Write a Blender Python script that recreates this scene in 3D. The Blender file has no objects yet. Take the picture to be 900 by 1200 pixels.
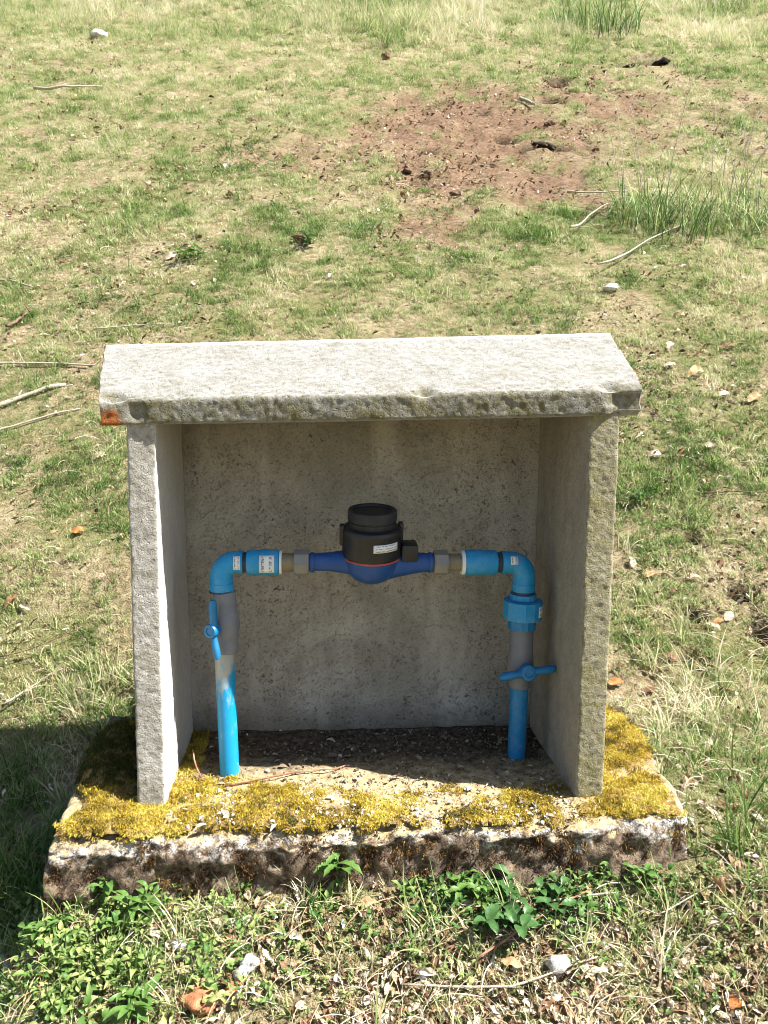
import bpy, bmesh, math, random
import numpy as np
from mathutils import Vector, Matrix, Euler

random.seed(7)
rng = np.random.default_rng(7)
SC = bpy.context.scene
COL = SC.collection
R = math.radians

# ---------------------------------------------------------------- camera, sky, sun, exposure
CAM = np.array([0.0, -0.96, 0.515])
PITCH = R(6.8)
FPX = 867.0                                   # focal length for a 1200 px tall picture
cd = bpy.data.cameras.new('camera')
cam = bpy.data.objects.new('camera', cd)
COL.objects.link(cam)
cam.location = CAM
cam.rotation_euler = (math.pi / 2 - PITCH, 0, 0)
cd.sensor_fit = 'VERTICAL'
cd.sensor_height = 36.0
cd.lens = FPX / 1200 * 36.0
cd.clip_start = 0.02
cd.clip_end = 1000
SC.camera = cam

SUNV = Vector((0.71, -0.222, 1.0)).normalized()  # direction towards the sun
sl = bpy.data.lights.new('sun', 'SUN')
sl.energy = 5.0
sl.angle = R(0.5)
sl.color = (1.0, 0.975, 0.935)
so = bpy.data.objects.new('sun', sl)
COL.objects.link(so)
so.location = (3, -1, 5)
so.rotation_euler = SUNV.to_track_quat('Z', 'Y').to_euler()

W = bpy.data.worlds.new('World')
SC.world = W
W.use_nodes = True
wn = W.node_tree
sky = wn.nodes.new('ShaderNodeTexSky')
sky.sky_type = 'NISHITA'
sky.sun_disc = False
sky.sun_elevation = math.asin(SUNV.z)
sky.sun_rotation = math.atan2(SUNV.x, SUNV.y)
bg = wn.nodes['Background']
bg.inputs['Strength'].default_value = 0.06
wn.links.new(sky.outputs[0], bg.inputs['Color'])
SC.view_settings.view_transform = 'Standard'
SC.view_settings.look = 'None'
SC.view_settings.exposure = 1.64
SC.view_settings.gamma = 1.0
SC.cycles.filter_width = 1.0

# ---------------------------------------------------------------- noise
def _hash(ix, iy, iz, seed):
    n = (ix * 374761393 + iy * 668265263 + iz * 2147483647 + seed * 144665) & 0xFFFFFFFF
    n = ((n ^ (n >> 13)) * 1274126177) & 0xFFFFFFFF
    n = (n ^ (n >> 16)) & 0xFFFFFFFF
    return n.astype(np.float64) / 0xFFFFFFFF

def vnoise(x, y, z=0.0, seed=0):
    x, y, z = np.broadcast_arrays(np.asarray(x, float), np.asarray(y, float), np.asarray(z, float))
    fx, fy, fz = np.floor(x), np.floor(y), np.floor(z)
    ix, iy, iz = fx.astype(np.int64), fy.astype(np.int64), fz.astype(np.int64)
    tx, ty, tz = x - fx, y - fy, z - fz
    tx, ty, tz = [t * t * t * (t * (t * 6 - 15) + 10) for t in (tx, ty, tz)]
    out = 0
    for dx in (0, 1):
        for dy in (0, 1):
            for dz in (0, 1):
                w = (tx if dx else 1 - tx) * (ty if dy else 1 - ty) * (tz if dz else 1 - tz)
                out = out + w * _hash(ix + dx, iy + dy, iz + dz, seed)
    return out * 2 - 1

def fbm(x, y, z=0.0, octs=4, seed=0):
    a, f, s, t = 1.0, 1.0, 0.0, 0.0
    for k in range(octs):
        s = s + a * vnoise(np.asarray(x) * f, np.asarray(y) * f, np.asarray(z) * f, seed + 17 * k)
        t += a
        a *= 0.5
        f *= 2.03
    return s / t

def sstep(a, b, x):
    t = np.clip((np.asarray(x, float) - a) / (b - a), 0, 1)
    return t * t * (3 - 2 * t)

# ---------------------------------------------------------------- the hillside as a height function
HY = np.array([-60, -8, -2.0, -0.8, -0.09, 0.10, 0.33, 0.55, 0.9, 2.0, 4.5, 9.0, 16, 30, 70, 200])
HZ = np.array([-7.5, -2.4, -0.76, -0.340, -0.090, -0.052, -0.012, 0.085, 0.30, 1.06, 2.80, 6.05, 10.8, 15.0, 19, 21])
_ys = np.linspace(-60, 200, 26001)
_zs = np.interp(_ys, HY, HZ)
_k = np.ones(13) / 13
_zs2 = np.convolve(np.pad(_zs, 6, mode='edge'), _k, mode='valid')

def inbase(x, y, m=0.0):
    cx = -0.03 - 0.05 * y
    return (np.abs(x - cx) < 0.425 + m) & (y > -0.065 - m) & (y < 0.33 + m)

def soil_mask(x, y):
    # bare scraped patch high on the slope
    n = fbm(x * 1.7, y * 1.3, 0, 4, 5)
    n2 = fbm(x * 7, y * 4.5, 0, 4, 9)
    e = ((x - (0.80 + 0.30 * (y - 4.0))) / 0.98) ** 2 + ((y - 3.95) / 1.25) ** 2
    m = sstep(0.75, -0.55, e - 0.62 - 0.95 * n - 0.80 * n2)
    e2 = ((x - 0.30) / 0.40) ** 2 + ((y - 2.42) / 0.20) ** 2
    m2 = sstep(0.5, -0.4, e2 - 0.5 - 0.8 * n - 0.8 * n2)
    e3 = ((x + 0.15) / 0.9) ** 2 + ((y - 3.5) / 0.5) ** 2
    e4 = ((x - 2.3) / 0.8) ** 2 + ((y - 4.2) / 0.8) ** 2
    m3 = 0.55 * sstep(0.6, -0.6, np.minimum(e3, e4) - 0.4 - 0.9 * n - 0.9 * n2)
    return np.clip(np.maximum(np.maximum(m, 0.85 * m2), m3), 0, 1)

HOLES = []   # filled below: (x, y, radius_x, radius_y, depth)

def height(x, y, fine=True):
    x = np.asarray(x, float); y = np.asarray(y, float)
    z = np.interp(y, _ys, _zs2)
    amp = sstep(0.3, 1.5, np.abs(y) + np.abs(x) * 0.6)
    z = z + 0.05 * amp * fbm(x * 0.6, y * 0.6, 0, 3, 1)
    z = z + 0.16 * sstep(5.0, 7.5, y) * fbm(x * 0.9 + 7, y * 0.5, 0, 3, 8)
    if fine:
        far = 0.35 + 0.65 * sstep(0.8, 3.0, y)
        z = z + 0.016 * far * fbm(x * 4.5, y * 4.5, 0, 4, 2)
        s = soil_mask(x, y)
        z = z - 0.030 * s + 0.050 * s * fbm(x * 6, y * 5, 0, 5, 3)
        for hx, hy, rx, ry, dp in HOLES:
            z = z - dp * np.exp(-(((x - hx) / rx) ** 2 + ((y - hy) / ry) ** 2) ** 2)
    z = z + 0.035 * np.clip(x, -0.6, 0.6) * sstep(0.25, 0.0, y) + 0.022 * sstep(0.30, 0.46, x) * sstep(0.2, -0.02, y) * sstep(-0.3, -0.06, y)
    z = z - 0.15 * sstep(-0.39, -0.53, x) * sstep(0.80, 0.34, y) * sstep(-0.30, -0.02, y)
    # slightly lower on the sunny side edge of the slab, dip hidden under the slab
    z = z - 0.03 * inbase(x, y, -0.03)
    return z

_fw = np.array([0, math.cos(PITCH), -math.sin(PITCH)])
_up = np.array([0, math.sin(PITCH), math.cos(PITCH)])

def spot(u, v, fine=False):
    """ground point (x, y) lying along a sight line of the 900 x 1200 photograph"""
    d = _fw + np.array([(u - 450) / FPX, 0, 0]) + _up * ((600 - v) / FPX)
    t = np.linspace(0.5, 16, 9000)
    p = CAM[None] + d[None] * t[:, None]
    below = p[:, 2] < height(p[:, 0], p[:, 1], fine)
    i = int(np.argmax(below)) if below.any() else len(t) - 1
    return float(p[i, 0]), float(p[i, 1])

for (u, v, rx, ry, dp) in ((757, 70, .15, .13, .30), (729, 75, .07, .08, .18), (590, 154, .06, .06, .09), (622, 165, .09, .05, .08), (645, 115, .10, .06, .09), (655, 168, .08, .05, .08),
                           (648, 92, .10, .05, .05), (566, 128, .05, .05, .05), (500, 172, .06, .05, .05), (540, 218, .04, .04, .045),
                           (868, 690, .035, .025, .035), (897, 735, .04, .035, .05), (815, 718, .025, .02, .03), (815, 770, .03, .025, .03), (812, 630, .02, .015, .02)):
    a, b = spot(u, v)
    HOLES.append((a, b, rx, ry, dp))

# ---------------------------------------------------------------- node material helper
class Mat:
    def __init__(s, name, rough=0.8, spec=0.3):
        s.m = bpy.data.materials.new(name)
        s.m.use_nodes = True
        s.t = s.m.node_tree
        s.b = s.t.nodes['Principled BSDF']
        s.b.inputs['Roughness'].default_value = rough
        s.b.inputs['Specular IOR Level'].default_value = spec
        s.co = None
    def n(s, kind, **kw):
        x = s.t.nodes.new(kind)
        for k, v in kw.items():
            setattr(x, k, v)
        return x
    def l(s, a, b):
        s.t.links.new(a, b)
    def coord(s):
        if s.co is None:
            g = s.n('ShaderNodeNewGeometry')
            s.geo = g
            s.co = g.outputs['Position']
        return s.co
    def noise(s, scale, detail=4, rough=0.55, stretch=None, dist=0.0):
        x = s.n('ShaderNodeTexNoise')
        x.inputs['Scale'].default_value = scale
        x.inputs['Detail'].default_value = detail
        x.inputs['Roughness'].default_value = rough
        x.inputs['Distortion'].default_value = dist
        src = s.coord()
        if stretch:
            mp = s.n('ShaderNodeMapping')
            mp.inputs['Scale'].default_value = stretch
            s.l(src, mp.inputs['Vector'])
            src = mp.outputs[0]
        s.l(src, x.inputs['Vector'])
        return x.outputs['Fac']
    def voro(s, scale, feature='F1'):
        x = s.n('ShaderNodeTexVoronoi', feature=feature)
        x.inputs['Scale'].default_value = scale
        s.l(s.coord(), x.inputs['Vector'])
        return x.outputs['Distance']
    def ramp(s, fac, stops, interp='LINEAR'):
        x = s.n('ShaderNodeValToRGB')
        cr = x.color_ramp
        cr.interpolation = interp
        while len(cr.elements) < len(stops):
            cr.elements.new(0.5)
        for e, (p, c) in zip(cr.elements, stops):
            e.position = p
            e.color = (c, c, c, 1) if isinstance(c, (int, float)) else (*c, 1)
        s.l(fac, x.inputs[0])
        return x.outputs[0]
    def math(s, op, a, b=None, clamp=False):
        x = s.n('ShaderNodeMath', operation=op)
        x.use_clamp = clamp
        for i, q in enumerate((a, b)):
            if q is None:
                continue
            if isinstance(q, (int, float)):
                x.inputs[i].default_value = q
            else:
                s.l(q, x.inputs[i])
        return x.outputs[0]
    def mix(s, fac, a, b, blend='MIX'):
        x = s.n('ShaderNodeMix', data_type='RGBA', blend_type=blend)
        for sock, q in ((x.inputs[0], fac), (x.inputs[6], a), (x.inputs[7], b)):
            if isinstance(q, (int, float)):
                sock.default_value = q
            elif isinstance(q, tuple):
                sock.default_value = (*q, 1)
            else:
                s.l(q, sock)
        return x.outputs[2]
    def attr(s, name, kind='GEOMETRY'):
        x = s.n('ShaderNodeAttribute', attribute_name=name, attribute_type=kind)
        return x.outputs['Fac']
    def xyz(s, vec):
        x = s.n('ShaderNodeSeparateXYZ')
        s.l(vec, x.inputs[0])
        return x.outputs
    def color(s, c):
        if isinstance(c, tuple):
            s.b.inputs['Base Color'].default_value = (*c, 1)
        else:
            s.l(c, s.b.inputs['Base Color'])
    def bump(s, h, strength=0.5, dist=0.002):
        x = s.n('ShaderNodeBump')
        x.inputs['Strength'].default_value = strength
        x.inputs['Distance'].default_value = dist
        s.l(h, x.inputs['Height'])
        s.l(x.outputs[0], s.b.inputs['Normal'])
    def thin(s, amount, col):
        """light passing through a leaf or blade"""
        tr = s.n('ShaderNodeBsdfTranslucent')
        if isinstance(col, tuple):
            tr.inputs[0].default_value = (*col, 1)
        else:
            s.l(col, tr.inputs[0])
        mx = s.n('ShaderNodeMixShader')
        mx.inputs[0].default_value = amount
        s.l(s.b.outputs[0], mx.inputs[1])
        s.l(tr.outputs[0], mx.inputs[2])
        s.l(mx.outputs[0], s.t.nodes['Material Output'].inputs[0])

def concrete(name, light, dark, pit=0.5, algae=0.0, algae_col=(0.13, 0.12, 0.035), bump=0.8, speck=0.5, patchy=0.5, pocks=0.0, streak=0.0, inner=1.0, stains=(), blotch=0.0):
    M = Mat(name, 0.92, 0.2)
    big = M.noise(9, 5, 0.6, dist=0.6)
    med = M.noise(48, 5, 0.65)
    fin = M.noise(330, 4, 0.7)
    grain = M.voro(420)
    f = M.math('ADD', M.math('MULTIPLY', big, patchy), M.math('MULTIPLY', med, 1 - patchy))
    c = M.mix(M.ramp(f, [(0.36, 0.0), (0.64, 1.0)]), dark, light)
    c = M.mix(M.ramp(fin, [(0.36, speck), (0.5, 0.0)]), c, tuple(q * 0.42 for q in dark))
    c = M.mix(M.ramp(fin, [(0.58, 0.0), (0.72, speck * 0.7)]), c, tuple(min(q * 1.25, 0.75) for q in light))
    nrm = M.n('ShaderNodeSeparateXYZ')
    M.l(M.geo.outputs['True Normal'], nrm.inputs[0])
    front = M.ramp(M.math('MULTIPLY', nrm.outputs[1], -1.0), [(0.35, 0.0), (0.8, 1.0)])
    fw_ = M.math('ADD', M.math('MULTIPLY', front, 1.0 - inner), inner)
    # pits
    p1 = M.math('MULTIPLY', M.ramp(M.noise(165, 3, 0.6), [(0.31, 1.0), (0.38, 0.0)]), M.ramp(M.noise(26, 3, 0.6), [(0.34, 1.0), (0.62, 0.25)]))
    p1 = M.math('MULTIPLY', p1, fw_)
    c = M.mix(M.math('MULTIPLY', p1, pit), c, tuple(q * 0.22 for q in dark))
    hgt = M.math('ADD', M.math('MULTIPLY', fin, 1.0), M.math('MULTIPLY', med, 0.4))
    pp = M.math('MULTIPLY', M.ramp(M.noise(210, 2, 0.6), [(0.30, 1.0), (0.40, 0.0)]), fw_)
    c = M.mix(M.math('MULTIPLY', pp, pit * 0.8), c, tuple(q * 0.25 for q in dark))
    hgt = M.math('SUBTRACT', hgt, pp)
    hgt = M.math('SUBTRACT', hgt, M.math('MULTIPLY', p1, 0.4))
    if pocks > 0:
        # dark pock marks grouped in clusters
        cl = M.ramp(M.noise(11, 4, 0.65), [(0.43, 0.18), (0.60, 1.0)])
        pk = M.math('MULTIPLY', M.ramp(M.noise(150, 3, 0.7, dist=0.5), [(0.33, 1.0), (0.43, 0.0)]), cl)
        c = M.mix(M.math('MULTIPLY', pk, pocks), c, (0.03, 0.026, 0.02))
        pk2 = M.ramp(M.noise(60, 3, 0.65, dist=1.2), [(0.27, 1.0), (0.33, 0.0)])
        c = M.mix(M.math('MULTIPLY', pk2, pocks), c, (0.025, 0.022, 0.017))
        hgt = M.math('SUBTRACT', hgt, M.math('ADD', pk, M.math('MULTIPLY', pk2, 1.2)))
    if streak > 0:
        st = M.ramp(M.noise(22, 4, 0.6, stretch=(1, 1, 0.10)), [(0.52, 0.0), (0.72, streak)])
        c = M.mix(st, c, tuple(q * 0.55 for q in dark))
    if algae > 0:
        am = M.ramp(M.math('ADD', M.math('MULTIPLY', M.noise(30, 5, 0.7), 0.6), M.math('MULTIPLY', M.noise(120, 3, 0.7), 0.4)), [(0.50 - 0.2 * algae, 0.0), (0.62, 1.0)])
        am = M.math('MULTIPLY', am, front)
        c = M.mix(M.math('MULTIPLY', am, min(1, algae)), c, algae_col)
    if blotch > 0:
        bt = M.ramp(M.noise(5.5, 5, 0.65, dist=1.0), [(0.38, 0.0), (0.62, blotch)])
        c = M.mix(bt, c, tuple(q * 0.55 for q in dark))
        rn = M.ramp(M.noise(13, 4, 0.6, stretch=(1, 1, 0.22)), [(0.50, 0.0), (0.70, blotch * 0.8)])
        c = M.mix(rn, c, tuple(min(0.7, q * 1.25) for q in light))
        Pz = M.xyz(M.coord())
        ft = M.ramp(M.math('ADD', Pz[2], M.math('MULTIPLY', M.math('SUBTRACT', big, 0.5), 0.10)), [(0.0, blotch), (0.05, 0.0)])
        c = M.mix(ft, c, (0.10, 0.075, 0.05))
    for (px, py, pz, rad) in stains:
        vd = M.n('ShaderNodeVectorMath', operation='DISTANCE')
        M.l(M.coord(), vd.inputs[0])
        vd.inputs[1].default_value = (px, py, pz)
        dd = M.math('ADD', vd.outputs['Value'], M.math('MULTIPLY', M.math('SUBTRACT', M.noise(90, 3, 0.6), 0.5), rad * 1.2))
        sm = M.ramp(M.math('DIVIDE', dd, rad * 2.0), [(0.34, 1.0), (0.54, 0.0)])
        c = M.mix(sm, c, M.ramp(med, [(0.38, (0.13, 0.038, 0.014)), (0.52, (0.34, 0.105, 0.03)), (0.66, (0.42, 0.18, 0.06))]))
    M.color(c)
    M.bump(hgt, bump, 0.003)
    return M.m

MT = {}
MT['cap'] = concrete('cap_concrete', (0.350, 0.343, 0.338), (0.300, 0.292, 0.285), pit=0.5, algae=1.5, algae_col=(0.12, 0.105, 0.045), bump=0.55, speck=0.28, patchy=0.5, inner=0.15, stains=((-0.354, 0.000, 0.515, 0.021), (-0.3975, 0.110, 0.634, 0.011)))
MT['panel_l'] = concrete('panel_concrete', (0.60, 0.575, 0.535), (0.50, 0.47, 0.43), pit=0.6, algae=1.2, algae_col=(0.27, 0.245, 0.19), bump=0.7, speck=0.3, patchy=0.4, streak=0.0, inner=0.12)
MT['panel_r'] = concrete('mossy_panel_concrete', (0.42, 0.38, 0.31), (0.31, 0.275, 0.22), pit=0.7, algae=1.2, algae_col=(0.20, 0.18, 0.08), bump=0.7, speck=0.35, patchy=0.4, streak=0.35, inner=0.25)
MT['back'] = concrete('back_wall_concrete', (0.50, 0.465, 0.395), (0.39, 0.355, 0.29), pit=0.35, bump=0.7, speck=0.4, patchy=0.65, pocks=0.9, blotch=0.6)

def base_mat():
    M = Mat('slab_concrete', 0.95, 0.15)
    P = M.xyz(M.coord())
    big = M.noise(16, 5, 0.65, dist=0.5)
    med = M.noise(75, 5, 0.7)
    fin = M.noise(400, 3, 0.7)
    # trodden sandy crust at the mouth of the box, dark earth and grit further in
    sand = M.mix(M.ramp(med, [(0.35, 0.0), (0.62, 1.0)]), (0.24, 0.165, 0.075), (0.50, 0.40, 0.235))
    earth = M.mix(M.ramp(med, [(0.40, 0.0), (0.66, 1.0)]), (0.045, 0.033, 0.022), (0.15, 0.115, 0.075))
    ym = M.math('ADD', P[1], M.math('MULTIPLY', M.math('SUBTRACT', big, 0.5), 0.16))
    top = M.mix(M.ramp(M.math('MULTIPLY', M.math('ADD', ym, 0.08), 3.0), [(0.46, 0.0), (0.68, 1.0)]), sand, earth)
    # sides: pale lichen crust near the rim, brown earth stain lower
    zz = M.math('ADD', P[2], M.math('ADD', M.math('MULTIPLY', M.math('SUBTRACT', big, 0.5), 0.11), M.math('MULTIPLY', M.math('SUBTRACT', med, 0.5), 0.10)))
    zz = M.math('SUBTRACT', zz, M.math('MULTIPLY', P[0], 0.030))
    lich = M.mix(M.ramp(med, [(0.40, 0.0), (0.60, 1.0)]), (0.20, 0.17, 0.135), (0.56, 0.53, 0.49))
    lich = M.mix(M.ramp(fin, [(0.38, 0.8), (0.48, 0.0)]), lich, (0.06, 0.05, 0.04))
    brown = M.mix(M.ramp(med, [(0.38, 0.0), (0.64, 1.0)]), (0.06, 0.040, 0.027), (0.25, 0.185, 0.125))
    side = M.mix(M.ramp(M.math('MULTIPLY', M.math('ADD', zz, 0.08), 10.0), [(0.50, 0.0), (0.72, 1.0)]), brown, lich)
    nrm = M.n('ShaderNodeSeparateXYZ')
    M.l(M.geo.outputs['True Normal'], nrm.inputs[0])
    rim = M.ramp(P[1], [(0.0, 1.0), (0.02, 0.0)])
    istop = M.ramp(nrm.outputs[2], [(0.62, 0.0), (0.9, 1.0)])
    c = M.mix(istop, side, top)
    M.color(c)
    M.bump(M.math('ADD', M.math('MULTIPLY', fin, 0.5), M.math('MULTIPLY', med, 1.2)), 1.0, 0.004)
    return M.m
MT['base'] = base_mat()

def plastic(name, col, rough=0.38, dirt=0.15, dirt_col=(0.30, 0.26, 0.20), scuff=0.25, metal=0.0):
    M = Mat(name, rough, 0.5)
    a = M.noise(60, 4, 0.6)
    b = M.noise(260, 3, 0.6)
    c = M.mix(M.ramp(a, [(0.35, 0.0), (0.7, scuff)]), col, tuple(min(1, q * 1.5 + 0.04) for q in col))
    c = M.mix(M.ramp(M.math('ADD', M.math('MULTIPLY', a, 0.6), M.math('MULTIPLY', b, 0.4)), [(0.48, 0.0), (0.68, dirt)]), c, dirt_col)
    M.color(c)
    M.b.inputs['Metallic'].default_value = metal
    r = M.n('ShaderNodeMapRange')
    r.inputs['To Min'].default_value = max(0.05, rough - 0.1)
    r.inputs['To Max'].default_value = min(1, rough + 0.22)
    M.l(a, r.inputs[0])
    M.l(r.outputs[0], M.b.inputs['Roughness'])
    M.bump(b, 0.12, 0.0006)
    return M.m

MT['pvc'] = plastic('blue_pvc', (0.003, 0.245, 0.50), 0.42, 0.30)
MT['pvc2'] = plastic('deeper_blue_pvc', (0.003, 0.175, 0.39), 0.42, 0.25)
MT['handle'] = plastic('valve_handle_blue', (0.002, 0.15, 0.34), 0.36, 0.06)
MT['grey'] = plastic('grey_pvc', (0.15, 0.155, 0.17), 0.5, 0.4, (0.24, 0.21, 0.17))
MT['brass'] = plastic('dull_brass', (0.24, 0.20, 0.13), 0.5, 0.5, (0.16, 0.13, 0.09), 0.3, 0.35)
MT['nut'] = plastic('grey_nut', (0.21, 0.205, 0.19), 0.55, 0.5, (0.30, 0.24, 0.14), 0.3, 0.25)
MT['meter'] = plastic('meter_blue_paint', (0.003, 0.055, 0.225), 0.45, 0.16, (0.10, 0.11, 0.14))
MT['black'] = plastic('black_plastic', (0.010, 0.010, 0.011), 0.42, 0.12, (0.05, 0.05, 0.05), 0.2)
MT['black2'] = plastic('worn_black_plastic', (0.012, 0.012, 0.013), 0.55, 0.15, (0.06, 0.06, 0.055), 0.3)
MT['red'] = plastic('red_seal', (0.45, 0.06, 0.04), 0.5, 0.2)
MT['tape'] = plastic('white_thread_tape', (0.68, 0.70, 0.70), 0.7, 0.15)
MT['rubber'] = plastic('dark_ring', (0.02, 0.03, 0.045), 0.6, 0.2)

def smeared_pipe():
    M = Mat('smeared_blue_pipe', 0.42, 0.5)
    P = M.xyz(M.coord())
    a = M.noise(45, 4, 0.6)
    c = M.mix(M.ramp(a, [(0.35, 0.0), (0.7, 0.25)]), (0.002, 0.25, 0.48), (0.03, 0.30, 0.52))
    # cement smear near the top
    sm = M.math('ADD', M.noise(38, 5, 0.65, stretch=(1, 1, 0.45)), M.math('MULTIPLY', M.math('SUBTRACT', P[2], 0.115), 2.6))
    c = M.mix(M.ramp(sm, [(0.50, 0.0), (0.62, 0.85)]), c, (0.40, 0.36, 0.27))
    c = M.mix(M.ramp(M.noise(140, 3, 0.6, stretch=(1, 1, 0.3)), [(0.58, 0.0), (0.72, 0.4)]), c, (0.22, 0.30, 0.33))
    M.color(c)
    M.bump(a, 0.1, 0.0006)
    return M.m
MT['pipe_l'] = smeared_pipe()

def sticker_mat(name, lines, axis_scale):
    """white paper with rows of faint printing, in the sheet's own UV"""
    M = Mat(name, 0.6, 0.3)
    uv = M.n('ShaderNodeUVMap')
    mp = M.n('ShaderNodeSeparateXYZ')
    M.l(uv.outputs[0], mp.inputs[0])
    rows = M.math('FRACT', M.math('MULTIPLY', mp.outputs[1], float(lines)))
    rowm = M.math('MULTIPLY', M.math('GREATER_THAN', rows, 0.30), M.math('LESS_THAN', rows, 0.68))
    bars = M.n('ShaderNodeTexNoise')
    bars.inputs['Scale'].default_value = axis_scale
    bars.inputs['Detail'].default_value = 2
    mpp = M.n('ShaderNodeMapping')
    mpp.inputs['Scale'].default_value = (1, 0.5, 1)
    M.l(uv.outputs[0], mpp.inputs[0])
    M.l(mpp.outputs[0], bars.inputs['Vector'])
    ink = M.math('MULTIPLY', rowm, M.math('GREATER_THAN', bars.outputs['Fac'], 0.47))
    edge = M.math('MULTIPLY', M.math('GREATER_THAN', mp.outputs[0], 0.08), M.math('LESS_THAN', mp.outputs[0], 0.92))
    ink = M.math('MULTIPLY', ink, edge)
    M.color(M.mix(M.math('MULTIPLY', ink, 0.7), (0.72, 0.73, 0.72), (0.10, 0.10, 0.12)))
    return M.m
MT['label3'] = sticker_mat('printed_label', 3, 16)
MT['label2'] = sticker_mat('small_printed_sticker', 2, 9)

def rust():
    M = Mat('orange_stain', 0.85, 0.2)
    a = M.noise(70, 5, 0.65)
    c = M.ramp(a, [(0.32, (0.14, 0.04, 0.012)), (0.5, (0.36, 0.115, 0.03)), (0.7, (0.44, 0.18, 0.06))])
    M.color(c)
    M.bump(a, 0.6, 0.003)
    return M.m
MT['rust'] = rust()

def ground_mat():
    M = Mat('hillside_earth', 0.95, 0.1)
    soil = M.attr('soil')
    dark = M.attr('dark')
    a = M.noise(7, 6, 0.65)
    b = M.noise(55, 5, 0.7)
    c2 = M.noise(240, 3, 0.7)
    thatch = M.ramp(M.math('ADD', M.math('MULTIPLY', a, 0.4), M.math('MULTIPLY', b, 0.6)), [(0.32, (0.08, 0.055, 0.03)), (0.48, (0.26, 0.205, 0.115)), (0.62, (0.42, 0.35, 0.21))])
    thatch = M.mix(M.ramp(M.noise(3.1, 4, 0.6), [(0.45, 0.0), (0.62, 0.7)]), thatch, (0.15, 0.16, 0.05))
    dirt = M.ramp(M.math('ADD', M.math('MULTIPLY', a, 0.45), M.math('MULTIPLY', b, 0.55)), [(0.30, (0.050, 0.028, 0.016)), (0.44, (0.155, 0.092, 0.054)), (0.55, (0.24, 0.155, 0.097)), (0.70, (0.36, 0.26, 0.17))])
    c = M.mix(soil, thatch, dirt)
    c = M.mix(M.ramp(c2, [(0.34, 0.7), (0.46, 0.0)]), c, (0.05, 0.032, 0.018))
    c = M.mix(dark, c, (0.010, 0.007, 0.005))  # near-black painted into the hollows to stand for their shade
    M.color(c)
    M.bump(M.math('ADD', b, M.math('MULTIPLY', c2, 0.5)), 1.0, 0.015)
    return M.m
MT['ground'] = ground_mat()

def blade_mat(name, stops, trans=0.42, spread=0.5, rough=0.6):
    M = Mat(name, rough, 0.25)
    tint = M.attr('tint', 'INSTANCER')
    bl = M.attr('bl')
    h = M.attr('h')
    f = M.math('ADD', tint, M.math('MULTIPLY', M.math('SUBTRACT', bl, 0.5), spread))
    f = M.math('ADD', f, M.math('MULTIPLY', M.math('SUBTRACT', h, 0.4), 0.16), clamp=True)
    c = M.ramp(f, stops)
    M.color(c)
    M.thin(trans, c)
    return M.m
GRASS_STOPS = [(0.0, (0.05, 0.11, 0.020)), (0.25, (0.15, 0.245, 0.055)), (0.46, (0.33, 0.40, 0.145)), (0.66, (0.53, 0.50, 0.28)), (0.86, (0.64, 0.56, 0.38)), (1.0, (0.74, 0.68, 0.52))]
MT['grass'] = blade_mat('grass_blades', GRASS_STOPS)
MT['weed'] = blade_mat('weed_leaves', [(0.0, (0.05, 0.12, 0.025)), (0.4, (0.12, 0.22, 0.05)), (0.7, (0.23, 0.30, 0.09)), (1.0, (0.38, 0.38, 0.15))], 0.35, 0.6, 0.45)
MT['moss'] = blade_mat('golden_moss', [(0.0, (0.030, 0.050, 0.012)), (0.16, (0.12, 0.11, 0.018)), (0.32, (0.25, 0.14, 0.02)), (0.52, (0.42, 0.305, 0.028)), (0.75, (0.53, 0.42, 0.055)), (1.0, (0.60, 0.52, 0.13))], 0.3, 0.5, 0.8)
MT['moss_dark'] = blade_mat('brown_moss', [(0.0, (0.02, 0.010, 0.005)), (0.45, (0.09, 0.040, 0.015)), (0.8, (0.22, 0.13, 0.04)), (1.0, (0.34, 0.25, 0.07))], 0.2, 0.6, 0.8)
MT['litter'] = blade_mat('leaf_litter', [(0.0, (0.04, 0.022, 0.012)), (0.3, (0.17, 0.09, 0.045)), (0.55, (0.40, 0.28, 0.16)), (0.8, (0.52, 0.43, 0.31)), (1.0, (0.64, 0.58, 0.48))], 0.15, 0.25, 0.75)
MT['grit'] = blade_mat('grit', [(0.0, (0.04, 0.03, 0.02)), (0.5, (0.17, 0.13, 0.09)), (0.8, (0.36, 0.30, 0.22)), (1.0, (0.6, 0.55, 0.48))], 0.0, 0.3, 0.9)

def plain(name, stops, scale=60, rough=0.8, trans=0.0, bump=0.3, stretch=None, dist=0.002):
    M = Mat(name, rough, 0.25)
    n = M.noise(scale, 5, 0.65, stretch)
    c = M.ramp(n, stops)
    M.color(c)
    M.bump(n, bump, dist)
    if trans:
        M.thin(trans, c)
    return M.m
MT['leaf_pale'] = plain('pale_dry_leaf', [(0.32, (0.22, 0.16, 0.10)), (0.48, (0.46, 0.38, 0.27)), (0.7, (0.62, 0.56, 0.46))], 160, 0.7, 0.15)
MT['leaf_tan'] = plain('tan_dry_leaf', [(0.3, (0.22, 0.13, 0.06)), (0.55, (0.48, 0.32, 0.16)), (0.75, (0.62, 0.47, 0.27))], 90, 0.7, 0.15)
MT['leaf_brown'] = plain('brown_dry_leaf', [(0.3, (0.07, 0.035, 0.018)), (0.55, (0.20, 0.10, 0.05)), (0.75, (0.34, 0.20, 0.11))], 90, 0.65, 0.1)
MT['leaf_orange'] = plain('orange_dry_leaf', [(0.3, (0.25, 0.08, 0.02)), (0.55, (0.50, 0.20, 0.06)), (0.75, (0.62, 0.36, 0.16))], 90, 0.65, 0.1)
MT['leaf_green'] = plain('fresh_green_leaf', [(0.3, (0.07, 0.15, 0.03)), (0.55, (0.12, 0.22, 0.05)), (0.75, (0.22, 0.30, 0.09))], 110, 0.42, 0.3)
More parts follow.
